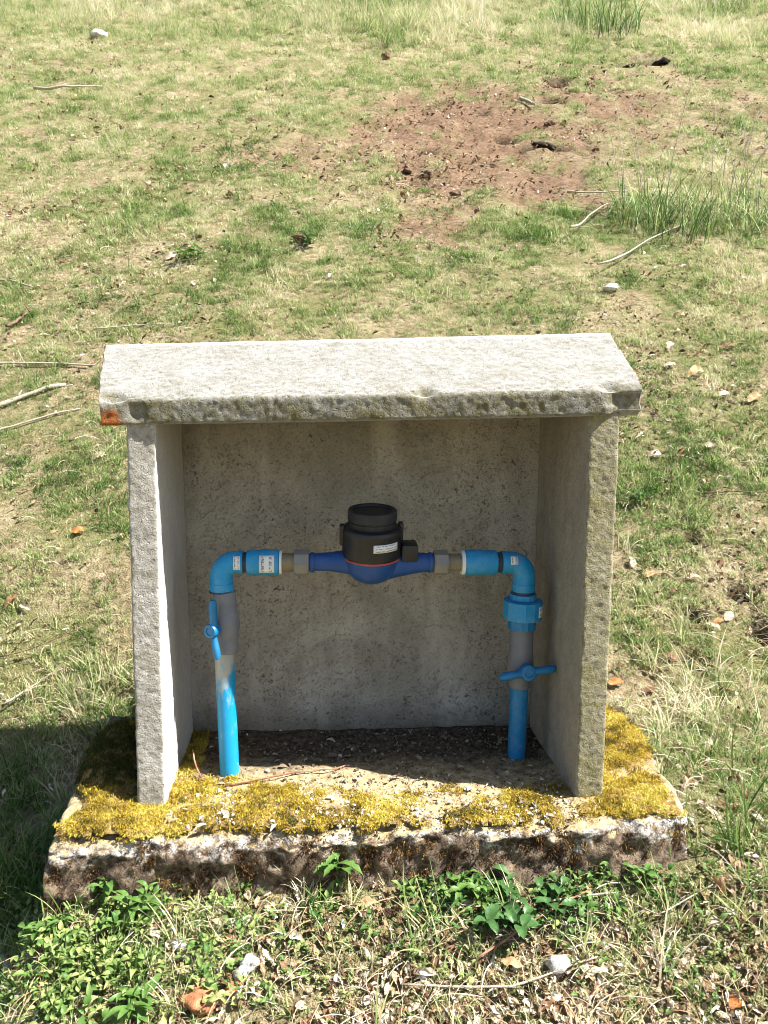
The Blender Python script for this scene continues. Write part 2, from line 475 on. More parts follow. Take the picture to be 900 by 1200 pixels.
MT['leaf_green2'] = plain('dark_green_leaf', [(0.3, (0.04, 0.10, 0.028)), (0.55, (0.07, 0.155, 0.045)), (0.75, (0.13, 0.21, 0.075))], 110, 0.38, 0.25)
MT['stick'] = plain('bleached_stick', [(0.35, (0.13, 0.10, 0.07)), (0.5, (0.36, 0.31, 0.235)), (0.66, (0.54, 0.48, 0.39))], 120, 0.85, 0, 0.6, (4, 4, 4))
MT['twig_dark'] = plain('dark_twig', [(0.3, (0.05, 0.03, 0.02)), (0.5, (0.13, 0.08, 0.05)), (0.7, (0.24, 0.16, 0.10))], 80, 0.85, 0, 0.6)
MT['twig_red'] = plain('reddish_twig', [(0.3, (0.10, 0.04, 0.025)), (0.5, (0.26, 0.12, 0.07)), (0.7, (0.42, 0.24, 0.16))], 80, 0.8, 0, 0.5)
MT['stone_white'] = plain('white_stone', [(0.32, (0.26, 0.24, 0.20)), (0.5, (0.50, 0.48, 0.43)), (0.68, (0.66, 0.64, 0.60))], 90, 0.9, 0, 0.8, None, 0.004)
MT['stone_lichen'] = plain('lichened_stone', [(0.36, (0.10, 0.09, 0.08)), (0.46, (0.45, 0.43, 0.39)), (0.62, (0.70, 0.69, 0.66))], 120, 0.9, 0, 0.8, None, 0.004)
MT['clod_red'] = plain('red_earth', [(0.3, (0.20, 0.075, 0.03)), (0.5, (0.37, 0.16, 0.075)), (0.7, (0.48, 0.25, 0.13))], 90, 0.95, 0, 1.0, None, 0.004)
MT['clod'] = plain('dark_earth', [(0.3, (0.05, 0.03, 0.018)), (0.5, (0.14, 0.085, 0.05)), (0.7, (0.24, 0.15, 0.09))], 60, 0.95, 0, 1.0, None, 0.006)

# ---------------------------------------------------------------- mesh helpers
def link(name, me, mat=None, parent=None):
    o = bpy.data.objects.new(name, me)
    COL.objects.link(o)
    if mat is not None:
        me.materials.append(mat)
    if parent is not None:
        o.parent = parent
    return o

def mesh(name, V, F, mat=None, parent=None, smooth=True, attrs=None, uv=None):
    me = bpy.data.meshes.new(name)
    me.from_pydata([tuple(map(float, v)) for v in V], [], [tuple(int(i) for i in f) for f in F])
    if smooth:
        me.shade_smooth()
    for k, a in (attrs or {}).items():
        at = me.attributes.new(k, 'FLOAT', 'POINT')
        at.data.foreach_set('value', np.asarray(a, np.float32))
    if uv is not None:
        ul = me.uv_layers.new(name='UVMap')
        li = np.zeros(len(me.loops), np.int32)
        me.loops.foreach_get('vertex_index', li)
        ul.data.foreach_set('uv', np.asarray(uv, np.float32)[li].ravel())
    me.update()
    return link(name, me, mat, parent)

def empty(name, loc, label, cat, group=None):
    o = bpy.data.objects.new(name, None)
    COL.objects.link(o)
    o.location = loc
    o.empty_display_size = 0.02
    o['label'] = label
    o['category'] = cat
    if group:
        o['group'] = group
    return o

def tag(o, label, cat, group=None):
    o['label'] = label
    o['category'] = cat
    if group:
        o['group'] = group
    return o

def rel(V, root):
    return np.asarray(V, float) - np.array(root.location)[None]

def lathe(profile, origin, axis=(0, 0, 1), seg=40, cap=True, ref=None, facet=None):
    """ring sweep of (radius, height) about an axis"""
    a = Vector(axis).normalized()
    r = Vector(ref) if ref else (Vector((0, 0, 1)) if abs(a.z) < 0.9 else Vector((1, 0, 0)))
    e1 = (r - a * r.dot(a)).normalized()
    e2 = a.cross(e1)
    V, F = [], []
    o = Vector(origin)
    for rad, h in profile:
        for k in range(seg):
            t = 2 * math.pi * k / seg
            V.append(tuple(o + a * h + (e1 * math.cos(t) + e2 * math.sin(t)) * rad))
    n = len(profile)
    for i in range(n - 1):
        for k in range(seg):
            F.append((i * seg + k, i * seg + (k + 1) % seg, (i + 1) * seg + (k + 1) % seg, (i + 1) * seg + k))
    if cap:
        for i, rev in ((0, True), (n - 1, False)):
            c = len(V)
            V.append(tuple(o + a * profile[i][1]))
            for k in range(seg):
                q = (i * seg + k, i * seg + (k + 1) % seg, c)
                F.append(q[::-1] if rev else q)
    return V, F

def sweep(path, radii, seg=20, cap=True, squash=None):
    P = [Vector(p) for p in path]
    n = len(P)
    T = [((P[min(i + 1, n - 1)] - P[max(i - 1, 0)])).normalized() for i in range(n)]
    ref = Vector((0, 0, 1)) if abs(T[0].z) < 0.9 else Vector((0, 1, 0))
    e1 = (ref - T[0] * ref.dot(T[0])).normalized()
    V, F = [], []
    for i in range(n):
        e1 = (e1 - T[i] * e1.dot(T[i])).normalized()
        e2 = T[i].cross(e1)
        for k in range(seg):
            t = 2 * math.pi * k / seg
            V.append(tuple(P[i] + (e1 * math.cos(t) + e2 * math.sin(t)) * radii[i]))
    for i in range(n - 1):
        for k in range(seg):
            F.append((i * seg + k, i * seg + (k + 1) % seg, (i + 1) * seg + (k + 1) % seg, (i + 1) * seg + k))
    if cap:
        for i, rev in ((0, True), (n - 1, False)):
            c = len(V)
            V.append(tuple(P[i]))
            for k in range(seg):
                q = (i * seg + k, i * seg + (k + 1) % seg, c)
                F.append(q[::-1] if rev else q)
    return V, F

def join(*parts):
    V, F = [], []
    for v, f in parts:
        b = len(V)
        V += [tuple(q) for q in v]
        F += [tuple(b + i for i in q) for q in f]
    return V, F

def autosmooth(o, deg=38):
    me = o.data
    bm = bmesh.new()
    bm.from_mesh(me)
    bmesh.ops.recalc_face_normals(bm, faces=bm.faces)
    for e in bm.edges:
        if len(e.link_faces) == 2 and e.calc_face_angle(0) > R(deg):
            e.smooth = False
    bm.to_mesh(me)
    bm.free()
    return o

def rbox(c, size, rad=0.003, rot=None, seg=2):
    bm = bmesh.new()
    bmesh.ops.create_cube(bm, size=1.0)
    for v in bm.verts:
        v.co = Vector((v.co.x * size[0], v.co.y * size[1], v.co.z * size[2]))
    bmesh.ops.bevel(bm, geom=list(bm.edges), offset=rad, segments=seg, profile=0.5, affect='EDGES')
    m = (rot.to_4x4() if rot is not None else Matrix.Identity(4))
    V = [tuple(m @ v.co + Vector(c)) for v in bm.verts]
    bm.verts.index_update()
    F = [tuple(v.index for v in f.verts) for f in bm.faces]
    bm.free()
    return V, F

def slab(name, corners, mat, parent, step=0.004, rad=0.005, rough=0.0012, seed=0, chip=0.6, warp=None, front=0.0):
    """eight-cornered block, its surface cut finely, edges rounded and chipped, faces uneven. corners[i][j][k] for x, y, z low/high"""
    Cn = np.array(corners, float)
    L = [np.linalg.norm(Cn[1] - Cn[0], axis=-1).mean(), np.linalg.norm(Cn[:, 1] - Cn[:, 0], axis=-1).mean(), np.linalg.norm(Cn[:, :, 1] - Cn[:, :, 0], axis=-1).mean()]
    n = [max(4, int(round(q / step))) for q in L]
    idx, keys = {}, []
    F = []
    def vid(i, j, k):
        q = (i, j, k)
        if q not in idx:
            idx[q] = len(keys)
            keys.append(q)
        return idx[q]
    for ax in range(3):
        a, b = [q for q in range(3) if q != ax]
        for side in (0, n[ax]):
            for i in range(n[a]):
                for j in range(n[b]):
                    def mk(p, q):
                        t = [0, 0, 0]
                        t[ax] = side; t[a] = p; t[b] = q
                        return vid(*t)
                    f = (mk(i, j), mk(i + 1, j), mk(i + 1, j + 1), mk(i, j + 1))
                    flip = (side == 0) ^ (ax == 1)
                    F.append(f[::-1] if flip else f)
    K = np.array(keys, float)
    Ln = np.array(L)
    def warpgrid(t):   # crowd the cuts near the edges
        return t
    p = K / np.array(n)[None] * Ln[None]
    w = fbm(p[:, 0] * 28 + seed * 3.1, p[:, 1] * 28, p[:, 2] * 28, 3, seed)
    r = rad * (1 + chip * 1.6 * w)
    r = np.clip(r, rad * 0.25, min(L) * 0.45)[:, None]
    q = np.clip(p, r, Ln[None] - r)
    d = p - q
    ln = np.linalg.norm(d, axis=1, keepdims=True)
    p = np.where(ln > 1e-9, q + d / np.maximum(ln, 1e-9) * np.minimum(ln, r), p)
    nrm = np.where(ln > 1e-9, d / np.maximum(ln, 1e-9), 0)
    on = (K == 0) * -1.0 + (K == np.array(n)[None]) * 1.0
    nr = on / np.maximum(np.linalg.norm(on, axis=1, keepdims=True), 1e-9)
    dsp = rough * (1.2 * fbm(p[:, 0] * 24, p[:, 1] * 24, p[:, 2] * 24 + seed * 7, 3, seed + 4) + 0.5 * vnoise(p[:, 0] * 160, p[:, 1] * 160, p[:, 2] * 160, seed + 6))
    fmask = np.where(K[:, 1] == 0, 1.0, 0.25)
    dsp = dsp + fmask * front * (0.8 * vnoise(p[:, 0] * 210, p[:, 1] * 210, p[:, 2] * 150, seed + 8) + 0.9 * vnoise(p[:, 0] * 380, p[:, 1] * 380, p[:, 2] * 330, seed + 9)
                                 - 1.0 * np.clip(vnoise(p[:, 0] * 200, p[:, 1] * 200, p[:, 2] * 170, seed + 10) - 0.5, 0, 1))
    p = p + nr * dsp[:, None]
    t = p / Ln[None]
    a, b, c = t[:, 0:1], t[:, 1:2], t[:, 2:3]
    V = 0
    for i in (0, 1):
        for j in (0, 1):
            for k in (0, 1):
                V = V + (a if i else 1 - a) * (b if j else 1 - b) * (c if k else 1 - c) * Cn[i, j, k][None]
    if warp is not None:
        V = warp(V)
    return mesh(name, rel(V, parent), F, mat, parent)

# ================================================================ THE SETTING: ground
def build_ground():
    yl = [-60, -40, -25, -15, -9, -6, -4.2, -3, -2.2, -1.6, -1.2, -0.95]
    y = -0.78
    while y < 9.5:
        yl.append(y)
        y += max(0.011, 0.0066 * (y + 0.96))
    while y < 200:
        yl.append(y)
        y += 0.10 * (y - 8.2)
    yl = np.array(yl)
    s = np.linspace(-1, 1, 361)
    ss = np.sign(s) * (0.62 * np.abs(s) + 0.0 * s)
    ext = np.array([0.75, 1.0, 1.5, 2.5, 4.5, 9, 18])
    ss = np.concatenate([-ext[::-1], ss, ext])
    wdt = 0.45 + 0.95 * np.clip(yl + 0.96, 0.15, 12)
    X = ss[None, :] * wdt[:, None]
    Y = np.repeat(yl[:, None], len(ss), 1)
    Z = height(X, Y)
    S = soil_mask(X, Y)
    D = np.zeros_like(X)  # mask for the shade painted into each hollow
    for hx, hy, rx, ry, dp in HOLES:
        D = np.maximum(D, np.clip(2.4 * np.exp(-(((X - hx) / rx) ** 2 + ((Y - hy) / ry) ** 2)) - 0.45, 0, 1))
    n, m = X.shape
    V = np.stack([X, Y, Z], -1).reshape(-1, 3)
    i = np.arange(n * m).reshape(n, m)
    F = np.stack([i[:-1, :-1], i[:-1, 1:], i[1:, 1:], i[1:, :-1]], -1).reshape(-1, 4)
    me = bpy.data.meshes.new('ground')
    me.vertices.add(len(V)); me.vertices.foreach_set('co', V.astype(np.float32).ravel())
    me.loops.add(F.size); me.loops.foreach_set('vertex_index', F.astype(np.int32).ravel())
    me.polygons.add(len(F))
    me.polygons.foreach_set('loop_start', np.arange(0, F.size, 4, dtype=np.int32))
    me.update(calc_edges=True)
    me.shade_smooth()
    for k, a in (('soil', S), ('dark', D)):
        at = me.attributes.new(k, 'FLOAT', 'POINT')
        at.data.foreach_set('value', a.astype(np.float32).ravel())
    o = link('ground', me, MT['ground'])
    o['kind'] = 'structure'
    return o
build_ground()

# ================================================================ the concrete box
BOX = empty('meter_box', (0, 0, 0), 'open fronted concrete box with a ridged cap on a mossy slab', 'utility box')

def tilt(x):
    return 0.024 * x

# foundation slab
zb = -0.16
base_c = [[[(-0.435, -0.086, zb), (-0.428, -0.081, -0.010)], [(-0.50, 0.325, zb), (-0.495, 0.320, -0.006)]],
          [[(0.398, -0.052, zb), (0.400, -0.048, 0.008)], [(0.438, 0.345, zb), (0.436, 0.340, 0.006)]]]
def base_warp(V):
    x, y, z = V[:, 0], V[:, 1], V[:, 2]
    front = sstep(0.0, -0.05, y)
    V[:, 1] = y - 0.010 * front * fbm(x * 9, z * 12, 3.0, 3, 21) - 0.008 * front * fbm(x * 50, z * 50, 1.0, 3, 22)
    top = sstep(-0.03, -0.004, z - tilt(x))
    V[:, 2] = z + top * (0.0035 * fbm(x * 22, y * 22, 0, 3, 23)) - top * front * 0.008 * (1 + fbm(x * 14, 0, 0, 3, 24)) - top * front * 0.006 * np.clip(fbm(x * 60, y * 40, 0, 3, 26), -0.3, 1)
    V[:, 0] = x + 0.006 * sstep(0.33, 0.40, np.abs(x)) * fbm(y * 14, z * 20, 5.0, 3, 25)
    return V
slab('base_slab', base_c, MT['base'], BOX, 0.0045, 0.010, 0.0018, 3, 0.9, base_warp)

# side panels: [x][y][z]
zt_l, zt_r = 0.5170, 0.5310
left_c = [[[(-0.3383, 0, -0.02), (-0.3323, 0, zt_l)], [(-0.362, 0.2425, -0.02), (-0.364, 0.2425, zt_l)]],
          [[(-0.3008, 0, -0.02), (-0.2951, 0, zt_l + .001)], [(-0.3235, 0.2425, -0.02), (-0.3265, 0.2425, zt_l + .001)]]]
right_c = [[[(0.2625, 0, -0.02), (0.2648, 0, zt_r - .002)], [(0.2470, 0.2495, -0.02), (0.2535, 0.2495, zt_r - .002)]],
           [[(0.2990, 0, -0.02), (0.3043, 0, zt_r)], [(0.2860, 0.2495, -0.02), (0.2930, 0.2495, zt_r)]]]
slab('side_panel', left_c, MT['panel_l'], BOX, 0.0022, 0.0026, 0.0007, 5, 0.9, None, 0.00035)
p = slab('side_panel', right_c, MT['panel_r'], BOX, 0.0022, 0.0032, 0.0008, 6, 0.9, None, 0.00042)
p['label'] = 'side panel greened with algae along its front edge'
back_c = [[[(-0.366, 0.2430, -0.015), (-0.368, 0.2430, 0.517)], [(-0.368, 0.279, -0.015), (-0.370, 0.279, 0.517)]],
          [[(0.288, 0.2530, -0.015), (0.295, 0.2530, 0.533)], [(0.290, 0.288, -0.015), (0.297, 0.288, 0.533)]]]
back_c[0][0] = [(-0.366, 0.2432, -0.015), (-0.368, 0.2432, 0.517)]
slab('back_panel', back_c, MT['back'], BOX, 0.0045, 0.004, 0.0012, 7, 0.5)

def build_cap():
    """ridged slab: cross-section in y, z carried from one end to the other"""
    def outline(pts, rads, step=0.003):
        P = [np.array(p, float) for p in pts]
        n = len(P)
        seq = []
        for i in range(n):
            a, b, c = P[i - 1], P[i], P[(i + 1) % n]
            r = rads[i]
            u = (a - b) / np.linalg.norm(a - b)
            w = (c - b) / np.linalg.norm(c - b)
            s0, s1 = b + u * r, b + w * r
            for t in np.linspace(0, 1, 5):
                seq.append((1 - t) ** 2 * s0 + 2 * t * (1 - t) * b + t ** 2 * s1)
        return np.array(seq)
    def resample(Q, counts):
        return Q
    rads = [0.004, 0.0045, 0.016, 0.012, 0.006]
    Lp = outline([(-0.006, 0.5125), (-0.009, 0.5440), (0.112, 0.6300), (0.312, 0.545), (0.310, 0.5125)], rads)
    Rp = outline([(-0.006, 0.5260), (-0.009, 0.5580), (0.112, 0.6470), (0.315, 0.558), (0.312, 0.5260)], rads)
    def dens(Q):
        out = []
        n = len(Q)
        for i in range(n):
            a, b = Q[i], Q[(i + 1) % n]
            k = cnt[i]
            for t in range(k):
                out.append(a + (b - a) * t / k)
        return np.array(out)
    cnt = [max(1, int(np.linalg.norm(Lp[(i + 1) % len(Lp)] - Lp[i]) / 0.0024)) for i in range(len(Lp))]
    LQ, RQ = dens(Lp), dens(Rp)
    m = len(LQ)
    nx = 300
    V = np.zeros((nx, m, 3))
    def endx(y, left):
        t = np.interp(y, [-0.02, 0.112, 0.32], [0, 1, 1.5])
        return (-0.360 - 0.036 * t) if left else (0.3310 - 0.0125 * t)
    for i in range(nx):
        t = i / (nx - 1)
        Q = LQ * (1 - t) + RQ * t
        V[i, :, 1:] = Q
        V[i, :, 0] = endx(LQ[:, 0], True) * (1 - t) + endx(RQ[:, 0], False) * t
    # normals of the outline
    cen = V[..., 1:].mean(1, keepdims=True)
    tg = np.roll(V[..., 1:], -1, 1) - np.roll(V[..., 1:], 1, 1)
    nr = np.stack([tg[..., 1], -tg[..., 0]], -1)
    nr /= np.maximum(np.linalg.norm(nr, axis=-1, keepdims=True), 1e-9)
    sgn = np.sign(((V[..., 1:] - cen) * nr).sum(-1, keepdims=True).mean())
    nr = nr * sgn
    x, y, z = V[..., 0], V[..., 1], V[..., 2]
    isfront = sstep(0.012, -0.008, y)
    d = 0.0010 * fbm(x * 14, y * 14, z * 14, 3, 31) + 0.0004 * vnoise(x * 170, y * 170, z * 170, 33)
    d = d + isfront * (0.0009 * fbm(x * 11, y * 16, z * 20, 2, 34) + 0.0003 * vnoise(x * 190, z * 190, y * 100, 35) + 0.0007 * vnoise(x * 340, z * 340, y * 200, 41) - 0.0015 * np.clip(vnoise(x * 130, z * 130, y * 30, 36) - 0.4, 0, 1))
    # notch in the front arris, broken front corners
    d = d - 0.010 * np.exp(-((x - 0.052) / 0.010) ** 2 - ((y + 0.010) / 0.012) ** 2 - ((z - 0.556) / 0.008) ** 2)
    d = d - 0.007 * np.exp(-((x + 0.318) / 0.012) ** 2 - ((z - 0.530) / 0.012) ** 2) * isfront - 0.006 * np.exp(-((x + 0.345) / 0.016) ** 2 - ((z - 0.547) / 0.007) ** 2) * isfront
    d = d - 0.009 * sstep(0.280, 0.304, x + 0.010 * vnoise(z * 120, y * 50, 0, 37)) * isfront * sstep(0.567, 0.550, z)
    d = d - 0.006 * np.exp(-((x - 0.288) / 0.012) ** 2 - ((z - 0.562) / 0.006) ** 2 - ((y + 0.006) / 0.015) ** 2)
    V[..., 1:] += nr * d[..., None]
    # ends slightly ragged
    e = np.zeros(nx); e[:3] = 1, .6, .25
    V[..., 0] += (e[:, None] * 0.004 * (fbm(V[..., 1] * 40, V[..., 2] * 40, 1, 3, 38)))
    e2 = e[::-1]
    V[..., 0] += (e2[:, None] * 0.004 * (fbm(V[..., 1] * 40, V[..., 2] * 40, 9, 3, 39)))
    F = []
    for i in range(nx - 1):
        for k in range(m):
            F.append((i * m + k, i * m + (k + 1) % m, (i + 1) * m + (k + 1) % m, (i + 1) * m + k))
    Vl = [tuple(q) for q in V.reshape(-1, 3)]
    for i, rev in ((0, True), (nx - 1, False)):
        prev = [i * m + k for k in range(m)]
        c = V[i].mean(0)
        for s, off in ((0.97, 0.002), (0.6, 0.003), (0.25, 0.003)):
            cur = []
            for k in range(m):
                q = c + (V[i, k] - c) * s
                q[0] = V[i, k, 0] + (-off if i == 0 else off)
                q[0] += 0.0005 * float(fbm(q[1] * 60, q[2] * 60, 0, 2, 40))
                cur.append(len(Vl)); Vl.append(tuple(q))
            for k in range(m):
                f = (prev[k], prev[(k + 1) % m], cur[(k + 1) % m], cur[k])
                F.append(f)
            prev = cur
        cc = len(Vl); Vl.append((c[0] + (-0.003 if i == 0 else 0.003), c[1], c[2]))
        for k in range(m):
            F.append((prev[k], prev[(k + 1) % m], cc))
    o = mesh('cap_slab', rel(Vl, BOX), F, MT['cap'], BOX)
    bm = bmesh.new(); bm.from_mesh(o.data)
    bmesh.ops.recalc_face_normals(bm, faces=bm.faces)
    bm.to_mesh(o.data); bm.free()
    return autosmooth(o, 50)
build_cap()

def lump(name, c, size, mat, parent=None, seed=0, rough=0.25, sub=3, flat=0.0):
    bm = bmesh.new()
    bmesh.ops.create_icosphere(bm, subdivisions=sub, radius=1.0)
    P = np.array([v.co[:] for v in bm.verts])
    k = 1 + rough * fbm(P[:, 0] * 1.4 + seed, P[:, 1] * 1.4, P[:, 2] * 1.4, 3, seed) + 0.35 * rough * fbm(P[:, 0] * 5 + seed, P[:, 1] * 5, P[:, 2] * 5, 2, seed + 3)
    # knock facets off so it reads as broken
    for q in range(5):
        r_ = np.random.default_rng(seed * 13 + q)
        nrm = r_.normal(size=3); nrm /= np.linalg.norm(nrm)
        dd = (P * k[:, None]) @ nrm
        cut = 0.72 + 0.15 * r_.random()
        k = np.where(dd > cut, k * cut / np.maximum(dd, 1e-6), k)
    P = P * k[:, None] * np.array(size)[None] + np.array(c)[None]
    F = [tuple(v.index for v in f.verts) for f in bm.faces]
    bm.free()
    if parent is not None:
        P = rel(P, parent)
    return mesh(name, P, F, mat, parent)

# ================================================================ pipework and meter
A = np.array([-0.2360, 0.092, 0.3165])
B = np.array([0.2088, 0.125, 0.3100])
E1 = (B - A) / np.linalg.norm(B - A)
def on(x):
    return A + (B - A) * ((x - A[0]) / (B[0] - A[0]))

def cyl_patch(c, axis, rad, a0, a1, h0, h1, ref, n=10, thick=0.0005):
    """a printed sheet stuck round a cylinder"""
    a = Vector(axis).normalized()
    e1 = (Vector(ref) - a * Vector(ref).dot(a)).normalized()
    e2 = a.cross(e1)
    V, F, U = [], [], []
    for j, rr in enumerate((rad + thick, rad - 0.0004)):
        for h in (h0, h1):
            for i in range(n + 1):
                t = a0 + (a1 - a0) * i / n
                V.append(tuple(Vector(c) + a * h + (e1 * math.cos(t) + e2 * math.sin(t)) * rr))
                U.append((i / n, 0 if h == h0 else 1))
    m = n + 1
    for i in range(n):
        F.append((i, i + 1, m + i + 1, m + i))
        F.append((2 * m + i, 3 * m + i, 3 * m + i + 1, 2 * m + i + 1))
        F.append((i + 1, i, 2 * m + i, 2 * m + i + 1))
        F.append((m + i, m + i + 1, 3 * m + i + 1, 3 * m + i))
    F.append((0, m, 3 * m, 2 * m)); F.append((m - 1, 3 * m - 1, 4 * m - 1, 2 * m - 1))
    return V, F, U

def part(name, VF, mat, root, parent=None, deg=38):
    o = mesh(name, rel(VF[0], root), VF[1], mat, parent or root)
    return autosmooth(o, deg)

def patch(name, vfu, mat, root, parent):
    return mesh(name, rel(vfu[0], root), vfu[1], mat, parent, True, None, vfu[2])

def elbow_path(corner, down, along, bend, ld, la, n=12):
    c = Vector(corner); d = Vector(down).normalized(); a = Vector(along).normalized()
    P = [c + d * (bend + ld), c + d * (bend + ld * 0.45), c + d * (bend + ld * 0.44)]
    for i in range(n + 1):
        t = math.pi / 2 * i / n
        P.append(c + d * bend * (1 - math.sin(t)) + a * bend * (1 - math.cos(t)))
    P += [c + a * (bend + la * 0.5), c + a * (bend + la * 0.51), c + a * (bend + la)]
    return P

# ---- pipe riser that carries the upright valve lever
LP = empty('water_pipe', (-0.231, 0.092, 0.0), 'blue pipe riser with an upright valve lever and a cement smear', 'water pipe')
b0, b1 = Vector((-0.2305, 0.092, -0.012)), Vector((-0.2358, 0.092, 0.290))
ax = (b1 - b0).normalized()
def lp(z):
    return b0 + ax * ((z - b0.z) / ax.z)
part('pipe', sweep([lp(-0.012), lp(0.0), lp(0.09), lp(0.186)], [0.0142] * 4, 28), MT['pipe_l'], LP)
valve = part('ball_valve', lathe([(0.0150, 0.000), (0.0165, 0.001), (0.0168, 0.022), (0.0172, 0.026), (0.0195, 0.034), (0.0205, 0.044), (0.0195, 0.054), (0.0172, 0.062), (0.0166, 0.066), (0.0166, 0.090), (0.0152, 0.091)],
             lp(0.183) + Vector((0.004, 0, 0)), ax, 32), MT['grey'], LP)
# lever: faces out towards the open side
hubc = lp(0.2225) + Vector((-0.006, -0.0200, 0))
hax = Vector((-0.45, -0.89, 0.0)).normalized()
hub = lathe([(0.0075, -0.004), (0.0085, 0.0), (0.0105, 0.003), (0.0108, 0.010), (0.0095, 0.0125), (0.0060, 0.0130), (0.0055, 0.0115)], hubc + Vector((-.001, -.001, 0)), hax, 24)
lev_up = sweep([hubc + hax * 0.006 + Vector((0.0006, 0, 0.002)), hubc + hax * 0.008 + Vector((0.002, 0, 0.016)), hubc + hax * 0.010 + Vector((0.003, 0, 0.036)), hubc + hax * 0.010 + Vector((0.0034, 0, 0.0445))], [0.0062, 0.0058, 0.0062, 0.0045], 14)
lev_dn = sweep([hubc + hax * 0.006 + Vector((0.0006, 0, -0.002)), hubc + hax * 0.008 + Vector((0.003, 0, -0.016)), hubc + hax * 0.009 + Vector((0.0062, 0, -0.034)), hubc + hax * 0.009 + Vector((0.0068, 0, -0.0415))], [0.0058, 0.0052, 0.0055, 0.0038], 14)
part('handle', join(hub, lev_up, lev_dn), MT['handle'], LP, valve)
corner = Vector(on(-0.2358))
path = elbow_path(corner, -ax, E1, 0.021, 0.0215, 0.0110)
rr = [0.0172, 0.0172, 0.0164] + [0.0164] * 13 + [0.0164, 0.0172, 0.0172]
elb = part('elbow', sweep(path, rr, 30), MT['pvc'], LP)
part('ring', lathe([(0.0150, 0), (0.0176, 0.0005), (0.0176, 0.0030), (0.0150, 0.0035)], lp(0.2722), ax, 30), MT['rubber'], LP)
nd = tuple(-np.array(E1))
patch('sticker', cyl_patch(on(-0.212), E1, 0.0170, -0.95, 0.25, -0.004, 0.0055, (0, -0.97, -0.24)), MT['label2'], LP, elb)
cpl = part('coupling', lathe([(0.0150, 0.0), (0.0178, 0.0008), (0.0184, 0.004), (0.0184, 0.013), (0.0180, 0.016), (0.0188, 0.019), (0.0192, 0.040), (0.0186, 0.0455), (0.0165, 0.047)], on(-0.1985), E1, 32), MT['pvc'], LP)
patch('sticker', cyl_patch(on(-0.1985), E1, 0.0193, -0.95, 0.45, 0.0190, 0.0405, (0, -0.97, -0.24)), MT['label2'], LP, cpl)
part('thread_tape', lathe([(0.0155, 0.0), (0.0176, 0.0003), (0.0170, 0.0032), (0.0150, 0.0036)], on(-0.1517), E1, 28), MT['tape'], LP)
part('ring', lathe([(0.0130, 0), (0.0146, 0.0004), (0.0146, 0.0072), (0.0130, 0.0076)], on(-0.2050), E1, 28), MT['rubber'], LP)
part('threaded_adapter', lathe([(0.0125, 0.0), (0.0140, 0.0004)] + [(0.0140 - 0.0007 * (k % 2), 0.001 + 0.0014 * k) for k in range(12)] + [(0.0138, 0.018), (0.012, 0.0185)], on(-0.1490), E1, 28), MT['brass'], LP)
part('union_nut', lathe([(0.0145, 0.0), (0.0185, 0.001), (0.0195, 0.003), (0.0195, 0.019), (0.0185, 0.0215), (0.0140, 0.0225)], on(-0.1312), E1, 8), MT['nut'], LP, None, 20)

# ---- pipe riser with the crosswise valve lever
RP = empty('water_pipe', (0.2055, 0.135, 0.004), 'blue pipe riser with a big union collar and a crosswise valve lever', 'water pipe')
c0, c1 = Vector((0.2052, 0.136, -0.006)), Vector((0.2092, 0.125, 0.300))
ax2 = (c1 - c0).normalized()
def rp(z):
    return c0 + ax2 * ((z - c0.z) / ax2.z)
part('pipe', sweep([rp(-0.008), rp(0.0), rp(0.06), rp(0.122)], [0.0136] * 4, 28), MT['pvc2'], RP)
valve = part('ball_valve', lathe([(0.0150, 0.0), (0.0160, 0.001), (0.0163, 0.014), (0.0190, 0.019), (0.0202, 0.031), (0.0190, 0.045), (0.0176, 0.055), (0.0176, 0.096), (0.0160, 0.097)], rp(0.116), ax2, 32), MT['grey'], RP)
hubc = rp(0.1470) + Vector((0.006, -0.0205, 0.0))
hax = Vector((0.10, -0.985, 0.12)).normalized()
hub = lathe([(0.0085, -0.004), (0.0105, 0.0), (0.0128, 0.003), (0.0128, 0.009), (0.011, 0.0125), (0.0065, 0.013), (0.006, 0.0115)], hubc, hax, 26)
dirn = Vector((0.985, 0.10, 0.125)).normalized()
la = sweep([hubc + hax * 0.005 + dirn * 0.004, hubc + hax * 0.007 + dirn * 0.018, hubc + hax * 0.009 + dirn * 0.034, hubc + hax * 0.009 + dirn * 0.0405], [0.0072, 0.0060, 0.0066, 0.0042], 14)
lb = sweep([hubc + hax * 0.005 - dirn * 0.004, hubc + hax * 0.007 - dirn * 0.018, hubc + hax * 0.009 - dirn * 0.036, hubc + hax * 0.009 - dirn * 0.044], [0.0072, 0.0060, 0.0066, 0.0042], 14)
part('handle', join(hub, la, lb), MT['handle'], RP, valve)
def ribbed(r, h0, h1, seg=40, depth=0.0010):
    V, F = [], []
    prof = [(0.80, h0), (1.0, h0 + 0.0008), (1.0, h1 - 0.0008), (0.80, h1)]
    for s, h in prof:
        for k in range(seg):
            t = 2 * math.pi * k / seg
            q = r * s - (depth if k % 2 else 0)
            V.append((math.cos(t) * q, math.sin(t) * q, h))
    for i in range(3):
        for k in range(seg):
            F.append((i * seg + k, i * seg + (k + 1) % seg, (i + 1) * seg + (k + 1) % seg, (i + 1) * seg + k))
    F.append(tuple(range(seg))[::-1]); F.append(tuple(3 * seg + k for k in range(seg)))
    M_ = ax2.to_track_quat('Z', 'Y').to_matrix()
    return [tuple(M_ @ Vector(v) + rp(0)) for v in V], F
un = part('union_nut', join(ribbed(0.0292, 0.2245, 0.2535, 26, 0.0009)), MT['pvc'], RP, None, 20)
part('union_collar', join(ribbed(0.0200, 0.2535, 0.2635, 30, 0.0007)), MT['pvc'], RP, None, 20)
